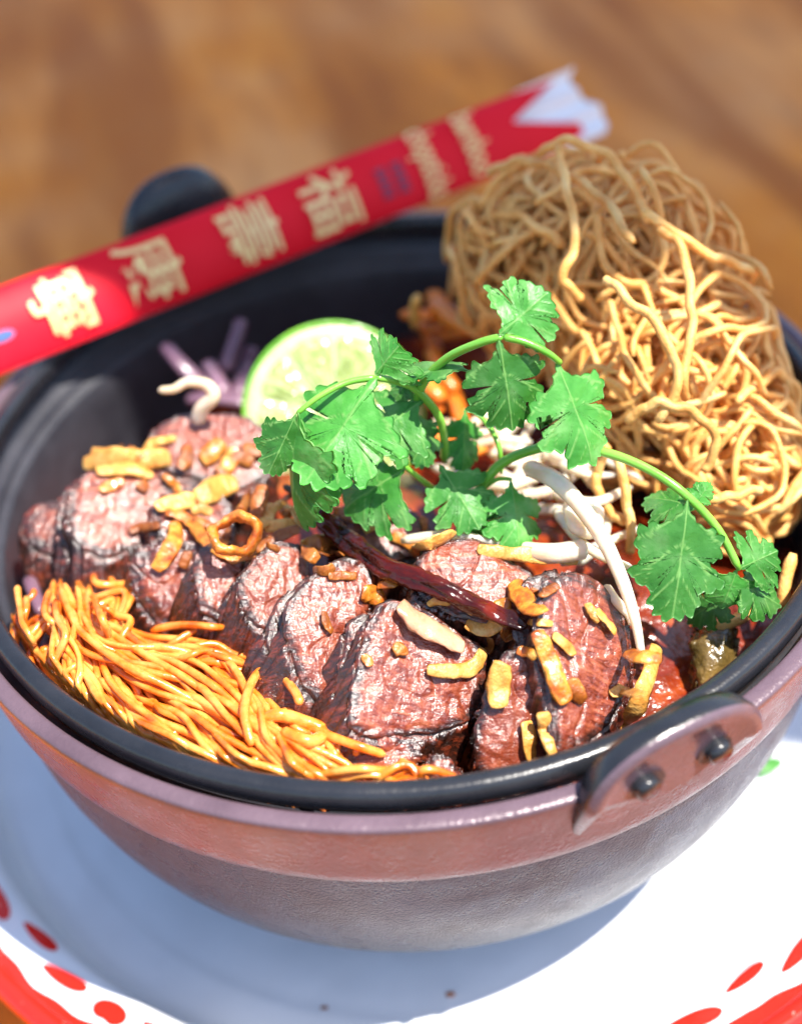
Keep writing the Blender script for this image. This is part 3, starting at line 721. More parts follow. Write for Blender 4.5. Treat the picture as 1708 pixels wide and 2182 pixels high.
SH = [
 ('long curled fried shallot strip arching left of the shallot ring', [(345, 1105, .10), (400, 1100, .12), (430, 1150, .11), (470, 1185, .10), (520, 1190, .10), (550, 1175, .09)], .016, .55),
 ('pale plump fried shallot chip on top of the left meat', [(415, 1070, .12), (460, 1050, .13), (510, 1035, .13)], .028, .5),
 ('golden shallot chip left of the plump pale one', [(330, 1090, .11), (380, 1075, .12), (420, 1075, .12)], .022, .5),
 ('wide golden shallot strip on the far left meat slice', [(170, 990, .08), (240, 975, .11), (310, 985, .11), (370, 985, .11)], .026, .45),
 ('second golden shallot strip lying across the far left meat slice', [(200, 1010, .08), (270, 1005, .11), (330, 1020, .10)], .018, .5),
 ('short orange shallot chip at the back of the left meat', [(430, 990, .13), (460, 965, .15), (480, 950, .15)], .022, .6),
 ('orange shallot bit right of the short chip at the back', [(480, 1010, .13), (495, 985, .15), (505, 960, .15)], .020, .6),
 ('brown shallot flake standing upright below the dark cilantro', [(540, 1120, .10), (550, 1080, .13), (560, 1030, .15)], .020, .45),
 ('dark brown shallot flake leaning against the back meat slice', [(385, 1010, .11), (400, 980, .14), (395, 950, .15)], .018, .45),
 ('hanging orange shallot chip on the dark meat left of centre', [(330, 1225, .06), (355, 1190, .08), (375, 1150, .09), (370, 1110, .10)], .019, .5),
 ('thin brown shallot strip pointing to the dried chili', [(540, 1180, .10), (590, 1145, .11), (640, 1125, .12)], .014, .5),
 ('brown shallot chip just left of the chili stem end', [(640, 1170, .09), (680, 1155, .10), (720, 1160, .10)], .020, .55),
 ('pale wet onion strip lying on the middle meat slice', [(848, 1290, .135), (885, 1325, .13), (935, 1360, .12), (995, 1392, .105)], .028, .8),
 ('curved golden shallot chip at the lower middle of the meat', [(905, 1430, .07), (960, 1440, .085), (1010, 1425, .09), (1035, 1390, .09)], .017, .6),
 ('knobby pale gold shallot chip standing on the thick front chunk', [(1070, 1415, .09), (1060, 1460, .08), (1065, 1520, .05)], .026, .5),
 ('long amber shallot strip hanging down the biggest meat slice', [(1140, 1345, .11), (1165, 1400, .11), (1185, 1460, .10), (1210, 1510, .08)], .022, .5),
 ('straight golden shallot stick at the front between two slices', [(1120, 1540, .04), (1128, 1580, .03), (1135, 1635, .0)], .016, .7),
 ('second golden shallot stick right of the straight one', [(1155, 1520, .05), (1165, 1570, .04), (1180, 1620, .01)], .016, .7),
 ('crumbled orange shallot cluster right of the chili tip', [(1090, 1240, .13), (1110, 1280, .13), (1140, 1310, .12), (1165, 1300, .12)], .024, .6),
 ('long golden strip at the back edge of the right meat', [(1010, 1170, .12), (1080, 1180, .13), (1160, 1185, .12), (1240, 1195, .10)], .017, .6),
 ('small pale sliver on the biggest round meat slice', [(1250, 1290, .10), (1262, 1315, .10), (1275, 1335, .09)], .012, .6),
 ('golden sauced strip curling along the outer edge of the right meat', [(1400, 1370, -.02), (1385, 1430, -.01), (1360, 1500, -.02), (1310, 1570, -.04)], .022, .7),
 ('orange shallot crumb under the middle of the chili', [(770, 1270, .07), (800, 1280, .08), (820, 1270, .08)], .020, .55),
 ('yellow shallot flake behind the chili below the leaves', [(775, 1140, .10), (800, 1120, .11), (820, 1100, .11)], .014, .5),
 ('golden shallot curl right of the dark meat under the chili end', [(990, 1330, .10), (1020, 1350, .10), (1050, 1345, .10), (1070, 1320, .11)], .018, .6),
 ('tiny shallot crumb low on the left large slice', [(775, 1395, .05), (785, 1410, .05), (790, 1425, .05)], .010, .6),
 ('amber shallot piece behind the meat under the pale leaf', [(880, 1190, .10), (920, 1165, .12), (970, 1150, .12)], .022, .6),
]
for i, (lab, g, w, fl) in enumerate(SH):
    V, Fc = ribbon(g, w, fl, i * 1.7)
    wet = 'onion strip' in lab
    tag(mesh('onion_strip' if wet else 'shallot_chip', V, Fc, MAT['shallot_pale'] if wet else MAT['shallot_brown'] if 'brown' in lab else MAT['shallot_gold'] if any(w_ in lab for w_ in ('pale', 'gold', 'yellow')) else MAT['shallot']), lab, 'onion' if wet else 'shallot', 'fried shallots on the meat')
# the ring
c = at(500, 1140, .125); P = []
e1 = (on_plane(550, 1140, c, Vector((.1, -.5, .85)).normalized()) - c); e2 = (on_plane(500, 1095, c, Vector((.1, -.5, .85)).normalized()) - c)
V = []; Fc = []; n, kk = 36, 9
for i in range(n):
    a = 2 * math.pi * i / n
    wv_ = 1 + 0.12 * math.sin(2 * a + 1) + 0.07 * math.sin(5 * a); ctr = c + e1 * (0.86 * wv_ * math.cos(a)) + e2 * (0.90 * wv_ * math.sin(a)) + e1.cross(e2).normalized() * (0.012 * math.sin(a * 2)); rad = (ctr - c).normalized(); nn = e1.cross(e2).normalized()
    for j in range(kk):
        q = 2 * math.pi * j / kk
        rr = 1 + 0.6 * noise.noise(Vector((math.cos(a) * 3, math.sin(a) * 3, q)))
        V.append(ctr + rad * (0.010 * math.cos(q) * rr) + nn * (0.020 * math.sin(q) * rr))
for i in range(n):
    for j in range(kk): Fc.append((i * kk + j, ((i + 1) % n) * kk + j, ((i + 1) % n) * kk + (j + 1) % kk, i * kk + (j + 1) % kk))
tag(mesh('shallot_ring', V, Fc, MAT['shallot']), 'whole fried shallot ring with open centre on the left meat', 'shallot', 'fried shallots on the meat')
# small crumbs
rnd = random.Random(77)
spots = [(395, 1200), (430, 1095), (365, 1040), (520, 990), (545, 960), (610, 1090), (690, 1215), (745, 1100), (790, 1080), (840, 1110), (900, 1120), (1150, 1330), (1200, 1380), (1120, 1400), (850, 1390), (700, 1330), (240, 1040), (215, 965), (1290, 1330), (1230, 1480), (560, 1100), (600, 1120), (620, 1060), (660, 1190), (700, 1180), (470, 1010), (440, 1130), (300, 1040), (250, 960), (520, 1070), (580, 1170), (730, 1230), (830, 1240), (1080, 1350), (1060, 1300), (1130, 1270), (940, 1290), (860, 1160), (640, 1100), (585, 1080), (340, 950), (290, 970), (1000, 1300), (1040, 1380), (1170, 1260), (1340, 1480), (1370, 1400), (680, 1110), (480, 1160), (310, 1130)]
for i, (x, y) in enumerate(spots):
    a = rnd.uniform(0, 6.28); L = rnd.uniform(14, 36); z = 0.075 + rnd.uniform(0, .04)
    L *= 1.25
    V, Fc = ribbon([(x - L * math.cos(a), y - L * math.sin(a) * .7, z), (x + rnd.uniform(-8, 8), y + rnd.uniform(-8, 8), z + .012), (x + L * math.cos(a), y + L * math.sin(a) * .7, z)], rnd.uniform(.009, .017), .55, i * 2.3 + 50, 12)
    tag(mesh('shallot_crumb', V, Fc, MAT[rnd.choice(('shallot', 'shallot_gold', 'shallot_brown'))]), 'small fried shallot crumb scattered among the meat slices', 'shallot', 'small shallot crumbs')

# ------------------------------------------------------------------ dried chili
CS = 34
ch = thing('dried_chili', 'long dark wrinkled dried chili lying across the meat slices', 'chili', at(890, 1230, .08))
n = 120
CQ = catmull([(640, 1062, .155), (688, 1108, .165), (735, 1165, .17), (815, 1212, .165), (920, 1250, .16), (1030, 1322, .14), (1122, 1352, .125)], 15)
Q = [rest(q.x, q.y, q.z - 0.06, 0.034) for q in CQ]
for _ in range(6): Q = [Q[0]] + [(Q[i - 1] + Q[i] + Q[i + 1]) / 3 for i in range(1, 14)] + [Q[14]]
for _ in range(2): Q = [max((Q[i], rest(CQ[i].x, CQ[i].y, CQ[i].z - 0.06, 0.030)), key=lambda v_: -(v_ - cpos).length) for i in range(15)]; Q = [Q[0]] + [(Q[i - 1] + Q[i] * 2 + Q[i + 1]) / 4 for i in range(1, 14)] + [Q[14]]
P = catmull(Q, n)
V, Fc = [], []
R = []
for i in range(n):
    t_ = i / (n - 1)
    R.append(0.0195 * (0.62 + 0.55 * math.sin(math.pi * min(1, t_ * 0.8 + 0.12))) * (1 if t_ < 0.93 else max(0.25, math.sqrt(max(0, 1 - ((t_ - 0.93) / 0.072) ** 2)))))
V, Fc = tube_data(P, R, CS, flat=0.85, up=(0, -.3, 1), wob=0.0)
V2 = []
for i, v_ in enumerate(V):
    j = i % CS; k_ = i // CS
    a = 2 * math.pi * j / CS
    w = 0.17 * math.sin(a * 3 + k_ * 0.05 + 3 * noise.noise(P[k_] * 7)) - 0.10 * abs(math.sin(a * 4.5 + 2.5 * noise.noise(P[k_] * 12))) ** 0.5 + 0.30 * noise.fractal(Vector((math.cos(a) * 1.3, math.sin(a) * 1.3, k_ * 0.10)), 1, 2, 4)
    V2.append(P[k_] + (v_ - P[k_]) * (1 + w))
mesh('pod', V2, Fc, MAT['chili'], ch)
V, Fc = tube_data(catmull([P[2], P[0] + (P[0] - P[3]).normalized() * .03, P[0] + (P[0] - P[3]).normalized() * .05 + Vector((-.01, 0, .004))], 8), [0.018, .014, .011, .009, .008, .008, .008, .009], 8)
mesh('stalk', V, Fc, MAT['chili_stem'], ch)

# ------------------------------------------------------------------ lime
LC = at(712, 880, -0.02)
ln = (cpos - LC).normalized(); ln = (ln + Vector((0.05, 0.0, 0.0))).normalized()
lu = (upv - ln * upv.dot(ln)).normalized(); lr = lu.cross(ln) * 1.0
LRr = (on_plane(907, 880, LC, ln) - LC).length
lime = thing('lime_half', 'cut lime half with its juicy face towards the front behind the cilantro', 'lime', (LC.x, LC.y, LC.z - 0.2))
V = []; Fc = []; n, kk = 64, 16
for i in range(kk + 1):
    q = math.pi / 2 * i / kk
    for j in range(n):
        a = 2 * math.pi * j / n
        V.append(LC + (lr * math.cos(a) + lu * math.sin(a)) * LRr * math.cos(q) - ln * LRr * 0.95 * math.sin(q))
for i in range(kk):
    for j in range(n): Fc.append((i * n + j, (i + 1) * n + j, (i + 1) * n + (j + 1) % n, i * n + (j + 1) % n))
# rim of the rind on the cut
o0 = len(V)
for f, h in ((1.0, 0.0), (0.985, 0.006), (0.955, 0.004), (0.95, -0.02)):
    for j in range(n):
        a = 2 * math.pi * j / n; V.append(LC + (lr * math.cos(a) + lu * math.sin(a)) * LRr * f + ln * h)
for i in range(3):
    for j in range(n): Fc.append((o0 + i * n + j, o0 + i * n + (j + 1) % n, o0 + (i + 1) * n + (j + 1) % n, o0 + (i + 1) * n + j))
mesh('rind', V, Fc, MAT['rind'], lime)
V = []; Fc = []
for f, h in ((0.957, -0.004), (0.94, 0.003), (0.85, 0.002), (0.4, 0.0), (0.01, 0.0)):
    for j in range(n):
        a = 2 * math.pi * j / n; V.append(LC + (lr * math.cos(a) + lu * math.sin(a)) * LRr * f + ln * h)
for i in range(4):
    for j in range(n): Fc.append((i * n + j, i * n + (j + 1) % n, (i + 1) * n + (j + 1) % n, (i + 1) * n + j))
mesh('pith', V, Fc, MAT['pith'], lime)
for s in range(9):
    a0 = 2 * math.pi * s / 9 + 0.2; a1 = a0 + 2 * math.pi / 9 - 0.045
    V = []; Fc = []; na, nr = 22, 18
    for i in range(nr + 1):
        for j in range(na + 1):
            f = i / nr; u_ = j / na
            am = (a0 + a1) / 2; a = am + (a0 - am) * (1 - 2 * u_) * (1 if f > 0.06 else 0.4)
            r = LRr * (0.10 + 0.76 * f) * (1 - 0.06 * (2 * u_ - 1) ** 4)
            e = min(1, 6 * min(f, 1 - f, u_ * f + .02, (1 - u_) * f + .02))
            p = LC + (lr * math.cos(a) + lu * math.sin(a)) * r
            V.append(p + ln * (0.0005 + 0.006 * e + 0.006 * e * noise.noise(Vector((a * 16, f * 3.5, s)))))
    for i in range(nr):
        for j in range(na): Fc.append((i * (na + 1) + j, (i + 1) * (na + 1) + j, (i + 1) * (na + 1) + j + 1, i * (na + 1) + j + 1))
    mesh('segment', V, Fc, MAT['flesh'], lime)

# ------------------------------------------------------------------ bean sprouts, carrot, red onion
def put(name, mat, g, r, lab, cat, group, n=20, flat=1.0, wob=0.1, sides=9, taper=None):
    P = catmull([at(*q) for q in g], n)
    R = [r * (taper(i / (n - 1)) if taper else 1) for i in range(n)]
    V, Fc = tube_data(P, R, sides, flat=flat, wob=wob, seed=g[0][0])
    return tag(mesh(name, V, Fc, mat), lab, cat, group)
BS = 'bean sprouts between meat and crispy noodles'
put('bean_sprout', MAT['sprout'], [(1120, 995, .14), (1190, 1030, .17), (1260, 1110, .16), (1310, 1200, .13), (1350, 1310, .08), (1370, 1415, .02)], .0165, 'longest thick white bean sprout curving down the right side of the meat', 'bean sprout', BS, 30, taper=lambda t: 1.1 - 0.75 * t * t)
put('bean_sprout', MAT['sprout'], [(420, 900, .10), (430, 870, .14), (455, 845, .17), (440, 820, .19), (400, 815, .19), (370, 830, .18), (338, 832, .18)], .013, 'curly lone bean sprout tail sticking up behind the left meat', 'bean sprout', BS, 26, taper=lambda t: 1.35 - 0.75 * t)
put('bean_sprout', MAT['sprout'], [(1110, 1175, .08), (1180, 1180, .09), (1250, 1170, .09)], .020, 'short stout bean sprout lying level behind the right meat', 'bean sprout', BS)
put('bean_sprout', MAT['sprout'], [(1215, 1070, .10), (1225, 1120, .11), (1265, 1130, .10), (1270, 1080, .11)], .016, 'bean sprout bent into a hook left of the crispy noodles', 'bean sprout', BS)
put('bean_sprout', MAT['sprout'], [(1290, 1250, .06), (1310, 1280, .06), (1340, 1310, .04), (1350, 1330, .04)], .010, 'thin bean sprout root frayed at the edge of the biggest slice', 'bean sprout', BS)
rnd = random.Random(9)
for i in range(40):
    x, y = rnd.uniform(960, 1300), rnd.uniform(900, 1170)
    a = rnd.uniform(-1.2, 0.9); L = rnd.uniform(50, 110); z = rnd.uniform(-.06, .06); b_ = rnd.uniform(-40, 40)
    put('bean_sprout', MAT['sprout'], [(x - L * math.cos(a), y - L * math.sin(a), z), (x + b_ * math.sin(a) * .7, y - b_ * math.cos(a) * .7, z + .02), (x + L * math.cos(a), y + L * math.sin(a), z)], rnd.uniform(.009, .0145), 'white bean sprout in the tangle under the cilantro', 'bean sprout', BS, 14, taper=lambda t: 1.1 - 0.4 * t)
for i in range(15):
    x, y = (rnd.uniform(890, 1010), rnd.uniform(650, 770)) if i < 6 else (rnd.uniform(880, 1010), rnd.uniform(780, 960))
    a = rnd.uniform(-0.3, 1.3); L = rnd.uniform(35, 80); z = rnd.uniform(-.10, .02)
    put('carrot_shred', MAT['carrot'], [(x - L * math.cos(a), y - L * math.sin(a), z), (x + rnd.uniform(-10, 10), y + rnd.uniform(-10, 10), z + .02), (x + L * math.cos(a), y + L * math.sin(a), z)], rnd.uniform(.016, .026), 'orange carrot shred heaped between lime and crispy noodles', 'carrot', 'carrot shreds', 12, flat=.7, sides=6)
for lab, g, r in [('pale pink carrot shred poking up left of the crispy noodle nest', [(920, 645, .03), (960, 675, .03), (1010, 710, .01)], .024)]:
    put('carrot_shred', MAT['carrot'], g, r, lab, 'carrot', 'carrot shreds', 12, flat=.8)
for i, (lab, g, r) in enumerate([
    ('purple onion strip slanting to the left in the shaded back', [(350, 735, -.02), (390, 780, -.05), (440, 830, -.10)], .022),
    ('tallest purple onion strip standing upright left of the lime', [(515, 680, .02), (500, 730, -.02), (480, 790, -.08)], .020),
    ('short purple onion strip between the slanting and the upright one', [(440, 770, -.06), (460, 800, -.08), (480, 840, -.10)], .020),
    ('purple onion strip nearest to the lime', [(540, 740, -.06), (520, 790, -.10), (500, 850, -.12)], .022),
    ('purple onion strip lying low below the others', [(400, 850, -.12), (460, 850, -.11), (530, 860, -.12)], .024)]):
    put('onion_strip', MAT['onion'], g, r, lab, 'onion', 'red onion strips at the back wall', 14, flat=.6, wob=.2)
for i, (lab, g) in enumerate([('pink onion bit in the red sauce at the far left', [(60, 1230, -.10), (75, 1270, -.09), (90, 1310, -.10)]), ('second pink onion bit beside the left noodles', [(85, 1420, -.08), (100, 1400, -.07), (112, 1375, -.08)]), ('pink onion bit touching the left rim', [(100, 1455, -.08), (115, 1470, -.07), (135, 1480, -.08)])]):
    put('onion_strip', MAT['onion'], g, .016, lab, 'onion', 'onion bits in the sauce', 10, flat=.5, wob=.2)

# ------------------------------------------------------------------ cilantro
HALF = [(0, 0), (.08, .02), (.17, .07), (.23, .17), (.26, .30), (.32, .40), (.41, .44), (.475, .39), (.478, .27), (.487, .13), (.53, .27), (.62, .40), (.71, .41), (.765, .33), (.745, .21), (.62, .10), (.79, .20), (.875, .24), (.945, .16), (.985, .07), (1.0, 0)]
def leaf_template(seed, N=280, rings=10):
    rn = random.Random(seed)
    L = [(u_ , v_ * rn.uniform(.9, 1.1)) for u_, v_ in HALF]
    Rr = [(u_ * rn.uniform(.97, 1.03), -v_ * rn.uniform(.9, 1.1)) for u_, v_ in HALF[1:-1]]
    poly = [Vector((a, b_, 0)) for a, b_ in L + list(reversed(Rr))]
    # resample evenly
    seg = [(poly[i], poly[(i + 1) % len(poly)]) for i in range(len(poly))]
    tot = sum((b_ - a).length for a, b_ in seg); out = []; acc = 0; si = 0
    for i in range(N):
        d = tot * i / N
        while d > acc + (seg[si][1] - seg[si][0]).length: acc += (seg[si][1] - seg[si][0]).length; si += 1
        a, b_ = seg[si]; out.append(a + (b_ - a) * ((d - acc) / max(1e-9, (b_ - a).length)))
    c = Vector((.48, 0, 0)); O = []
    for i, p in enumerate(out):
        nb = (out[(i + 1) % N] - out[i - 1]); nrm = Vector((nb.y, -nb.x, 0)).normalized()
        f = min(1, p.length / .2) * max(0, min(1, ((p - c).length - .26) / .10))
        ph = (i * 40.0 / N) % 1
        tooth = (1 - abs(2 * ph - 1)) ** 0.9 * (0.050 + 0.03 * math.sin(i * 0.37 + seed)) * f
        O.append(p + nrm * (tooth if nrm.dot(p - c) > 0 else -tooth))
    veins = [((0, 0), (1, 0), .008)]
    for sgn in (1, -1):
        veins += [((.10, 0), (.38, .42 * sgn), .011), ((.22, .18 * sgn), (.28, .32 * sgn), .006), ((.29, .28 * sgn), (.45, .36 * sgn), .006),
                  ((.36, 0), (.69, .40 * sgn), .010), ((.5, .17 * sgn), (.58, .33 * sgn), .006), ((.56, .25 * sgn), (.74, .30 * sgn), .006), ((.62, 0), (.88, .22 * sgn), .009), ((.8, 0), (.95, .12 * sgn), .006)]
    V = []; A = []
    for k_ in range(rings + 1):
        f = 0.03 + 0.97 * (1 - (1 - k_ / rings) ** 1.3)
        for p in O:
            q = c.lerp(p, f); V.append(q)
            best = 0
            for a, b_, w in veins:
                ax_, ay_ = a; bx, by = b_; dx, dy = bx - ax_, by - ay_
                t_ = max(0, min(1, ((q.x - ax_) * dx + (q.y - ay_) * dy) / (dx * dx + dy * dy)))
                dd = math.hypot(q.x - ax_ - dx * t_, q.y - ay_ - dy * t_)
                best = max(best, math.exp(-(dd / (w * 1.5)) ** 2))
            A.append(best)
    Fc = [tuple(range(N))]
    for k_ in range(rings):
        for i in range(N): Fc.append((k_ * N + i, (k_ + 1) * N + i, (k_ + 1) * N + (i + 1) % N, k_ * N + (i + 1) % N))
    return V, Fc, A
TPL = [leaf_template(s) for s in range(4)]
def leaf(parent, base, tip, width, nh=(0, -.55, .8), fold=0.25, droop=0.15, roll=0.0, seed=0, ripple=0.012):
    b0 = at(*base); t0 = at(*tip)
    u_ = t0 - b0; L = u_.length; u_ /= L; width *= 1.06
    n_ = Vector(nh); n_ = (n_ - u_ * n_.dot(u_)).normalized()
    n_ = Matrix.Rotation(roll, 3, u_) @ n_
    v_ = n_.cross(u_)
    Vt, Fc, A = TPL[seed % 4]
    V = []
    for q in Vt:
        x, y = q.x, q.y * width
        h = -fold * abs(y) * (1 + .3 * x) - droop * (x * x - x) * 1.0 - droop * 0.9 * y * y * 2
        h += ripple * (3.2 * noise.noise(Vector((x * 3, y * 3, seed * 3.3))) + 0.6 * noise.noise(Vector((x * 8, y * 8, seed * 5.3))))
        V.append(b0 + u_ * (x * L) + v_ * (y * L) + n_ * (h * L))
    # thickness: a second sheet just below, joined round the edge
    k_ = len(V); nV = [p - n_ * 0.003 for p in V]
    N = 280; last = k_ - N
    F2 = Fc + [tuple(i + k_ for i in reversed(f)) for f in Fc] + [(last + i, last + (i + 1) % N, last + (i + 1) % N + k_, last + i + k_) for i in range(N)]
    return mesh('leaf', V + nV, F2, MAT['leaf'], parent, attrs={'vein': A + A})
def stem(parent, g, r0, r1, n=24):
    P = catmull([at(*q) for q in g], n)
    V, Fc = tube_data(P, [.84 * (r0 + (r1 - r0) * i / (n - 1)) for i in range(n)], 9, wob=.06)
    return mesh('stem', V, Fc, MAT['stem'], parent)
A_ = thing('cilantro_sprig', 'left cilantro sprig whose dark folded leaf covers the stem end of the chili', 'cilantro', at(850, 1000, .0))
stem(A_, [(947, 985, .12), (945, 930, .20), (930, 880, .27), (885, 830, .33), (840, 812, .36), (800, 805, .38)], .011, .008)
stem(A_, [(800, 805, .38), (740, 815, .38), (680, 845, .37), (632, 882, .35)], .008, .006)
stem(A_, [(945, 1060, .08), (900, 1025, .14), (862, 995, .20), (840, 985, .22)], .008, .006)
leaf(A_, (805, 803, .385), (652, 1025, .26), .95, (-.1, -.45, .85), .18, .12, 0, 0)
leaf(A_, (798, 800, .385), (848, 738, .44), 1.9, (.3, -.5, .2), .55, .1, -.9, 1)
leaf(A_, (632, 880, .36), (640, 1120, .14), .78, (-.85, -.5, .15), .30, .25, 0, 2)
leaf(A_, (632, 880, .36), (572, 1010, .26), .8, (.5, -.8, .3), .3, .2, .5, 3)
leaf(A_, (640, 890, .34), (705, 1085, .14), .6, (.2, -.9, .2), .3, .3, 0, 1)
leaf(A_, (905, 850, .30), (765, 955, .24), 1.1, (0, -.5, .85), .12, .15, .1, 1)
leaf(A_, (862, 998, .205), (735, 1085, .12), 1.35, (0, -.5, .85), .15, .15, .1, 2)
leaf(A_, (885, 870, .26), (905, 995, .17), .8, (.2, -.3, .9), .15, .2, 0, 3)
leaf(A_, (880, 795, .34), (842, 850, .30), 1.3, (0, -.4, .9), .2, .15, 0, 2)
B_ = thing('cilantro_sprig', 'tallest cilantro sprig with three bright leaves in front of the crispy noodles', 'cilantro', at(1050, 900, .0))
stem(B_, [(880, 990, .10), (878, 900, .22), (900, 820, .34), (950, 765, .41), (1020, 732, .46), (1072, 718, .48)], .012, .009)
stem(B_, [(1072, 718, .48), (1120, 730, .47), (1165, 752, .45), (1195, 775, .42)], .009, .007)
leaf(B_, (1062, 715, .485), (1165, 625, .53), 1.35, (0, -.55, .8), .12, .15, 0.2, 0)
leaf(B_, (1062, 722, .48), (1092, 915, .32), .92, (.1, -.55, .8), .16, .15, 0, 1)
leaf(B_, (1185, 765, .43), (1262, 985, .26), .86, (.25, -.45, .85), .15, .12, 0, 2)
leaf(B_, (1000, 790, .40), (870, 775, .36), .62, (0, -.2, .95), .25, .25, .3, 3)
stem(B_, [(1000, 870, .20), (1035, 900, .20), (1062, 950, .18), (1068, 1010, .12)], .007, .006)
leaf(B_, (990, 868, .21), (985, 1005, .12), .62, (.6, -.6, .4), .35, .2, .5, 0)
C_ = thing('cilantro_sprig', 'right cilantro sprig on a long arched stem reaching to the pot wall', 'cilantro', at(1250, 1050, .0))
stem(C_, [(1000, 1090, .06), (1030, 1030, .12), (1085, 978, .18), (1190, 948, .24), (1290, 965, .26), (1380, 1000, .25), (1460, 1055, .22), (1530, 1130, .15), (1575, 1215, .08)], .013, .009, 40)
leaf(C_, (1465, 1062, .22), (1432, 1318, .04), .80, (.1, -.5, .85), .14, .12, 0, 3)
leaf(C_, (1575, 1212, .08), (1655, 1175, .10), 1.7, (-.4, -.5, .75), .45, .1, .2, 1)
leaf(C_, (1570, 1215, .08), (1535, 1295, .0), 1.3, (.3, -.5, .8), .2, .2, .2, 2)
leaf(C_, (1560, 1240, .05), (1660, 1290, -.02), .9, (.0, -.4, .9), .2, .2, 0, 0)
leaf(C_, (1560, 1260, .0), (1465, 1325, -.08), .8, (.0, -.4, .9), .2, .2, 0, 2)
leaf(C_, (1500, 1085, .17), (1375, 1060, .13), .8, (.0, -.3, .9), .2, .2, 0, 1)
leaf(C_, (1480, 1075, .18), (1512, 1030, .20), 1.0, (.0, -.6, .6), .3, .2, 0, 0)
leaf(C_, (935, 990, .18), (1020, 1125, .10), 1.0, (.1, -.5, .85), .14, .15, 0, 1)
stem(C_, [(1030, 1040, .11), (1060, 1022, .13), (1090, 1022, .14)], .006, .005)
leaf(C_, (1088, 1020, .145), (1105, 1180, .06), .85, (.3, -.5, .8), .25, .2, 0, 2)
leaf(C_, (1030, 1045, .10), (1012, 1150, .04), .6, (.5, -.6, .5), .3, .25, .3, 3)
# fallen leaf scrap on the plate
D0 = at(1612, 1640, -0.935)
n_ = 14
V = [D0 + Vector((0.05 * math.cos(a) * (1.3 if math.cos(a) > 0 else 1), 0.028 * math.sin(a), 0.012 + 0.012 * math.cos(a) ** 2)) for a in [2 * math.pi * i / n_ for i in range(n_)]]
V += [p - Vector((0, 0, .004)) for p in V]
Fc = [tuple(range(n_)), tuple(reversed(range(n_, 2 * n_)))] + [(i, i + n_, (i + 1) % n_ + n_, (i + 1) % n_) for i in range(n_)]
tag(mesh('leaf_scrap', V, Fc, MAT['leaf'], attrs={'vein': [0.0] * (2 * n_)}), 'small green leaf scrap fallen on the white plate beside the pot', 'leaf')

# crumbs on the plate
rnd = random.Random(3)
for x, y in ((1165, 2163), (1475, 2060), (1335, 1995), (690, 2150), (300, 2010), (1560, 1790), (180, 1880), (960, 2120)):
    c = at(x, y, -0.942); V = []; r = rnd.uniform(.004, .008)
    for i in range(5):
        for j in range(8):
            q, a = math.pi * i / 4, 2 * math.pi * j / 8
            V.append(c + Vector((math.sin(q) * math.cos(a) * 1.5, math.sin(q) * math.sin(a), math.cos(q) * .6)) * r * (1 + .4 * noise.noise(Vector((i * 1.3, j * 1.1, x)))))
    Fc = [(i * 8 + j, (i + 1) * 8 + j, (i + 1) * 8 + (j + 1) % 8, i * 8 + (j + 1) % 8) for i in range(4) for j in range(8)]
    tag(mesh('food_crumb', V, Fc, MAT['shallot_brown']), 'tiny dark food crumb fallen on the white plate', 'crumb', 'crumbs on the plate')

# ------------------------------------------------------------------ chopstick sleeve
SZ, SZF = 0.045, 0.19          # near edge on the rim, far edge leaning on the back lug
pA = at(0, 800, SZ); pB = at(1170, 330, SZ); pC = at(0, 612, SZF)
sd_ = Vector((pB.x - pA.x, pB.y - pA.y, 0)).normalized()
orig = pA - sd_ * 0.30
dC = pC - pA; dC = dC - sd_ * dC.dot(sd_); wd = dC.length; sn = dC / wd
snn = sd_.cross(sn).normalized()
SE = (on_plane(1240, 290, pA, snn) - orig).dot(sd_)
def sarch(t_):      # bulge of the top panel across its width, t 0 = near edge, 1 = far edge
    return 0.006 + 0.026 * (max(0, math.sin(math.pi * min(1, max(0, t_)))) ** 0.65)
def sp_at(s, t_, dz=0.0):
    return orig + sd_ * s + sn * (t_ * wd) + snn * (sarch(t_) + dz + 0.003 * math.sin(s * 5.0))
sleeve = thing('chopstick_sleeve', 'red paper chopstick sleeve with gold characters resting across the pot rim', 'chopstick sleeve', sp_at(0.9, .5))
def send(t_):       # V-shaped notch in the front panel's mouth
    return SE - 0.20 * max(0, 1 - abs(t_ - 0.60) / 0.36) - 0.02 * t_ + (0.02 if t_ < .1 else 0)
V = []; Fc = []; ns, ntt = 60, 28
for i in range(ns + 1):
    for j in range(ntt + 1):
        t_ = j / ntt; V.append(sp_at(send(t_) * i / ns, t_))
for i in range(ns):
    for j in range(ntt): Fc.append((i * (ntt + 1) + j, (i + 1) * (ntt + 1) + j, (i + 1) * (ntt + 1) + j + 1, i * (ntt + 1) + j + 1))
mesh('front_panel', V, Fc, MAT['red_paper'], sleeve)
V = []; Fc = []
for i in range(ns + 1):
    for j in range(ntt + 1):
        t_ = j / ntt; s = (SE + 0.06 + 0.03 * math.sin(t_ * 6)) * i / ns
        f = max(0, (i / ns - 0.88) / 0.12)
        p = orig + sd_ * s + sn * ((t_ + (t_ - .5) * 0.06 * f) * wd) + snn * (0.002 - 0.006 * math.sin(math.pi * t_) + f * (0.012 * math.sin(t_ * 20) + 0.012))
        V.append(p)
for i in range(ns):
    for j in range(ntt): Fc.append((i * (ntt + 1) + j, (i + 1) * (ntt + 1) + j, (i + 1) * (ntt + 1) + j + 1, i * (ntt + 1) + j + 1))
mesh('back_panel', V, Fc, MAT['white_paper'], sleeve)
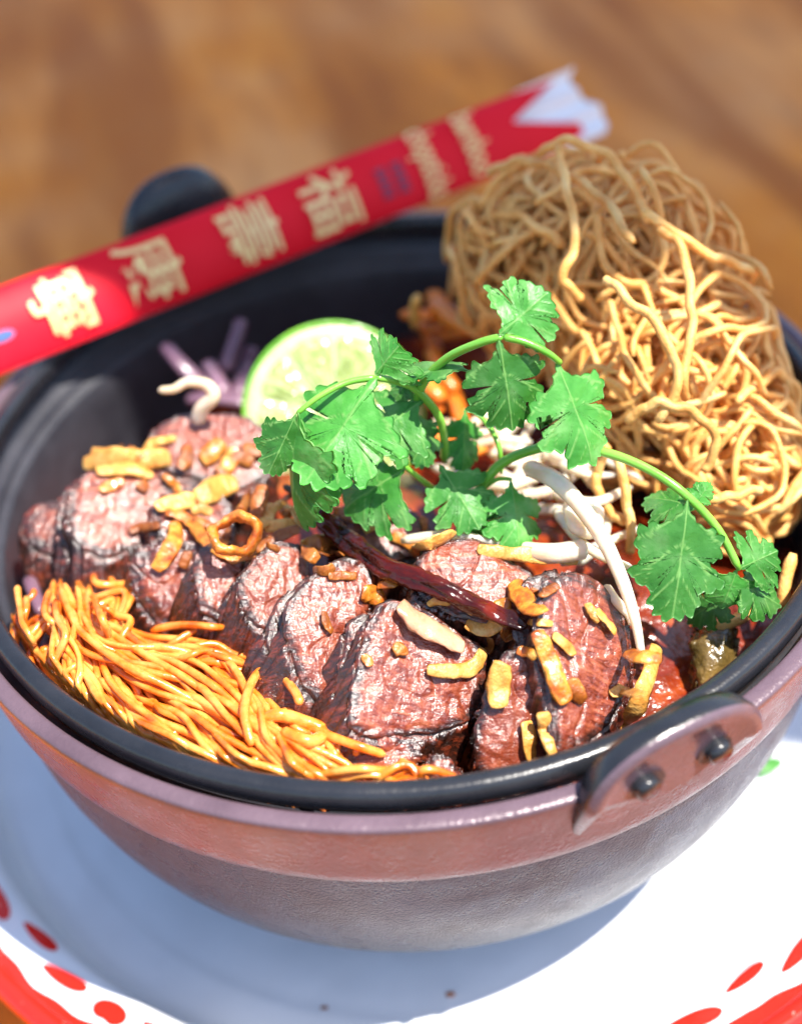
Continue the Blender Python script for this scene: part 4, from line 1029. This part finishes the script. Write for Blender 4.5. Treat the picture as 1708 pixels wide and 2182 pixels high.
def printed(txt, size, s_c, t_c, mat, name, bold=0.0, spacing=1.0, squeeze=1.0):
    """flat print: the text's up direction runs along the sleeve, its reading direction across it"""
    cu = bpy.data.curves.new(name, 'FONT'); cu.body = txt; cu.size = size; cu.align_x = 'CENTER'; cu.align_y = 'CENTER'
    cu.offset = bold; cu.space_line = spacing; cu.resolution_u = 3
    ob = bpy.data.objects.new('tmp', cu); COL.objects.link(ob)
    dg = bpy.context.evaluated_depsgraph_get()
    me = bpy.data.meshes.new_from_object(ob.evaluated_get(dg))
    bpy.data.objects.remove(ob)
    bm = bmesh.new(); bm.from_mesh(me)
    bmesh.ops.triangulate(bm, faces=bm.faces[:])
    for _ in range(2):
        bmesh.ops.subdivide_edges(bm, edges=[e for e in bm.edges if e.calc_length() > 0.02], cuts=1)
        bmesh.ops.triangulate(bm, faces=bm.faces[:])
    xs = [v_.co.x for v_ in bm.verts]; ys = [v_.co.y for v_ in bm.verts]
    if not xs: return
    mx, my = (min(xs) + max(xs)) / 2, (min(ys) + max(ys)) / 2
    bm.verts.index_update()
    V = [sp_at(s_c + (v_.co.y - my), t_c - (v_.co.x - mx) * squeeze / wd, 0.011) for v_ in bm.verts]
    Fc = [tuple(v_.index for v_ in f.verts) for f in bm.faces]
    bm.free()
    mesh(name, V, Fc, mat, sleeve, smooth=False)
def s_of(px, py): return (on_plane(px, py, pA + snn * .03, snn) - orig).dot(sd_)
for chh, px, py in (('寧', 130, 640), ('康', 318, 568), ('壽', 530, 490), ('福', 700, 420)):
    printed(chh, 0.165, s_of(px, py), 0.50, MAT['gold'], 'printed_character', 0.001)
printed('bamboo', 0.105, s_of(1005, 300), 0.52, MAT['gold'], 'printed_word', 0.002, squeeze=0.50)
printed('chopsticks', 0.105, s_of(905, 345), 0.50, MAT['gold'], 'printed_word', 0.002, squeeze=0.43)
# faint dark stamp: two rows of small strokes
for row in range(2):
    for k_ in range(5):
        s0 = s_of(830, 375) + (row - 0.5) * 0.05; t0 = 0.66 - 0.09 * k_
        V = [sp_at(s0 - .016, t0, .004), sp_at(s0 + .016, t0, .004), sp_at(s0 + .016, t0 - .06, .004), sp_at(s0 - .016, t0 - .06, .004)]
        mesh('printed_mark', V, [(0, 1, 2, 3)], MAT['dark_print'], sleeve, smooth=False)
s0 = s_of(2, 712); V = [sp_at(s0 + .03 * math.cos(a), .40 + .07 * math.sin(a), .004) for a in [i * math.pi / 6 for i in range(12)]]
mesh('printed_mark', V, [tuple(range(12))], MAT['blue_print'], sleeve, smooth=False)
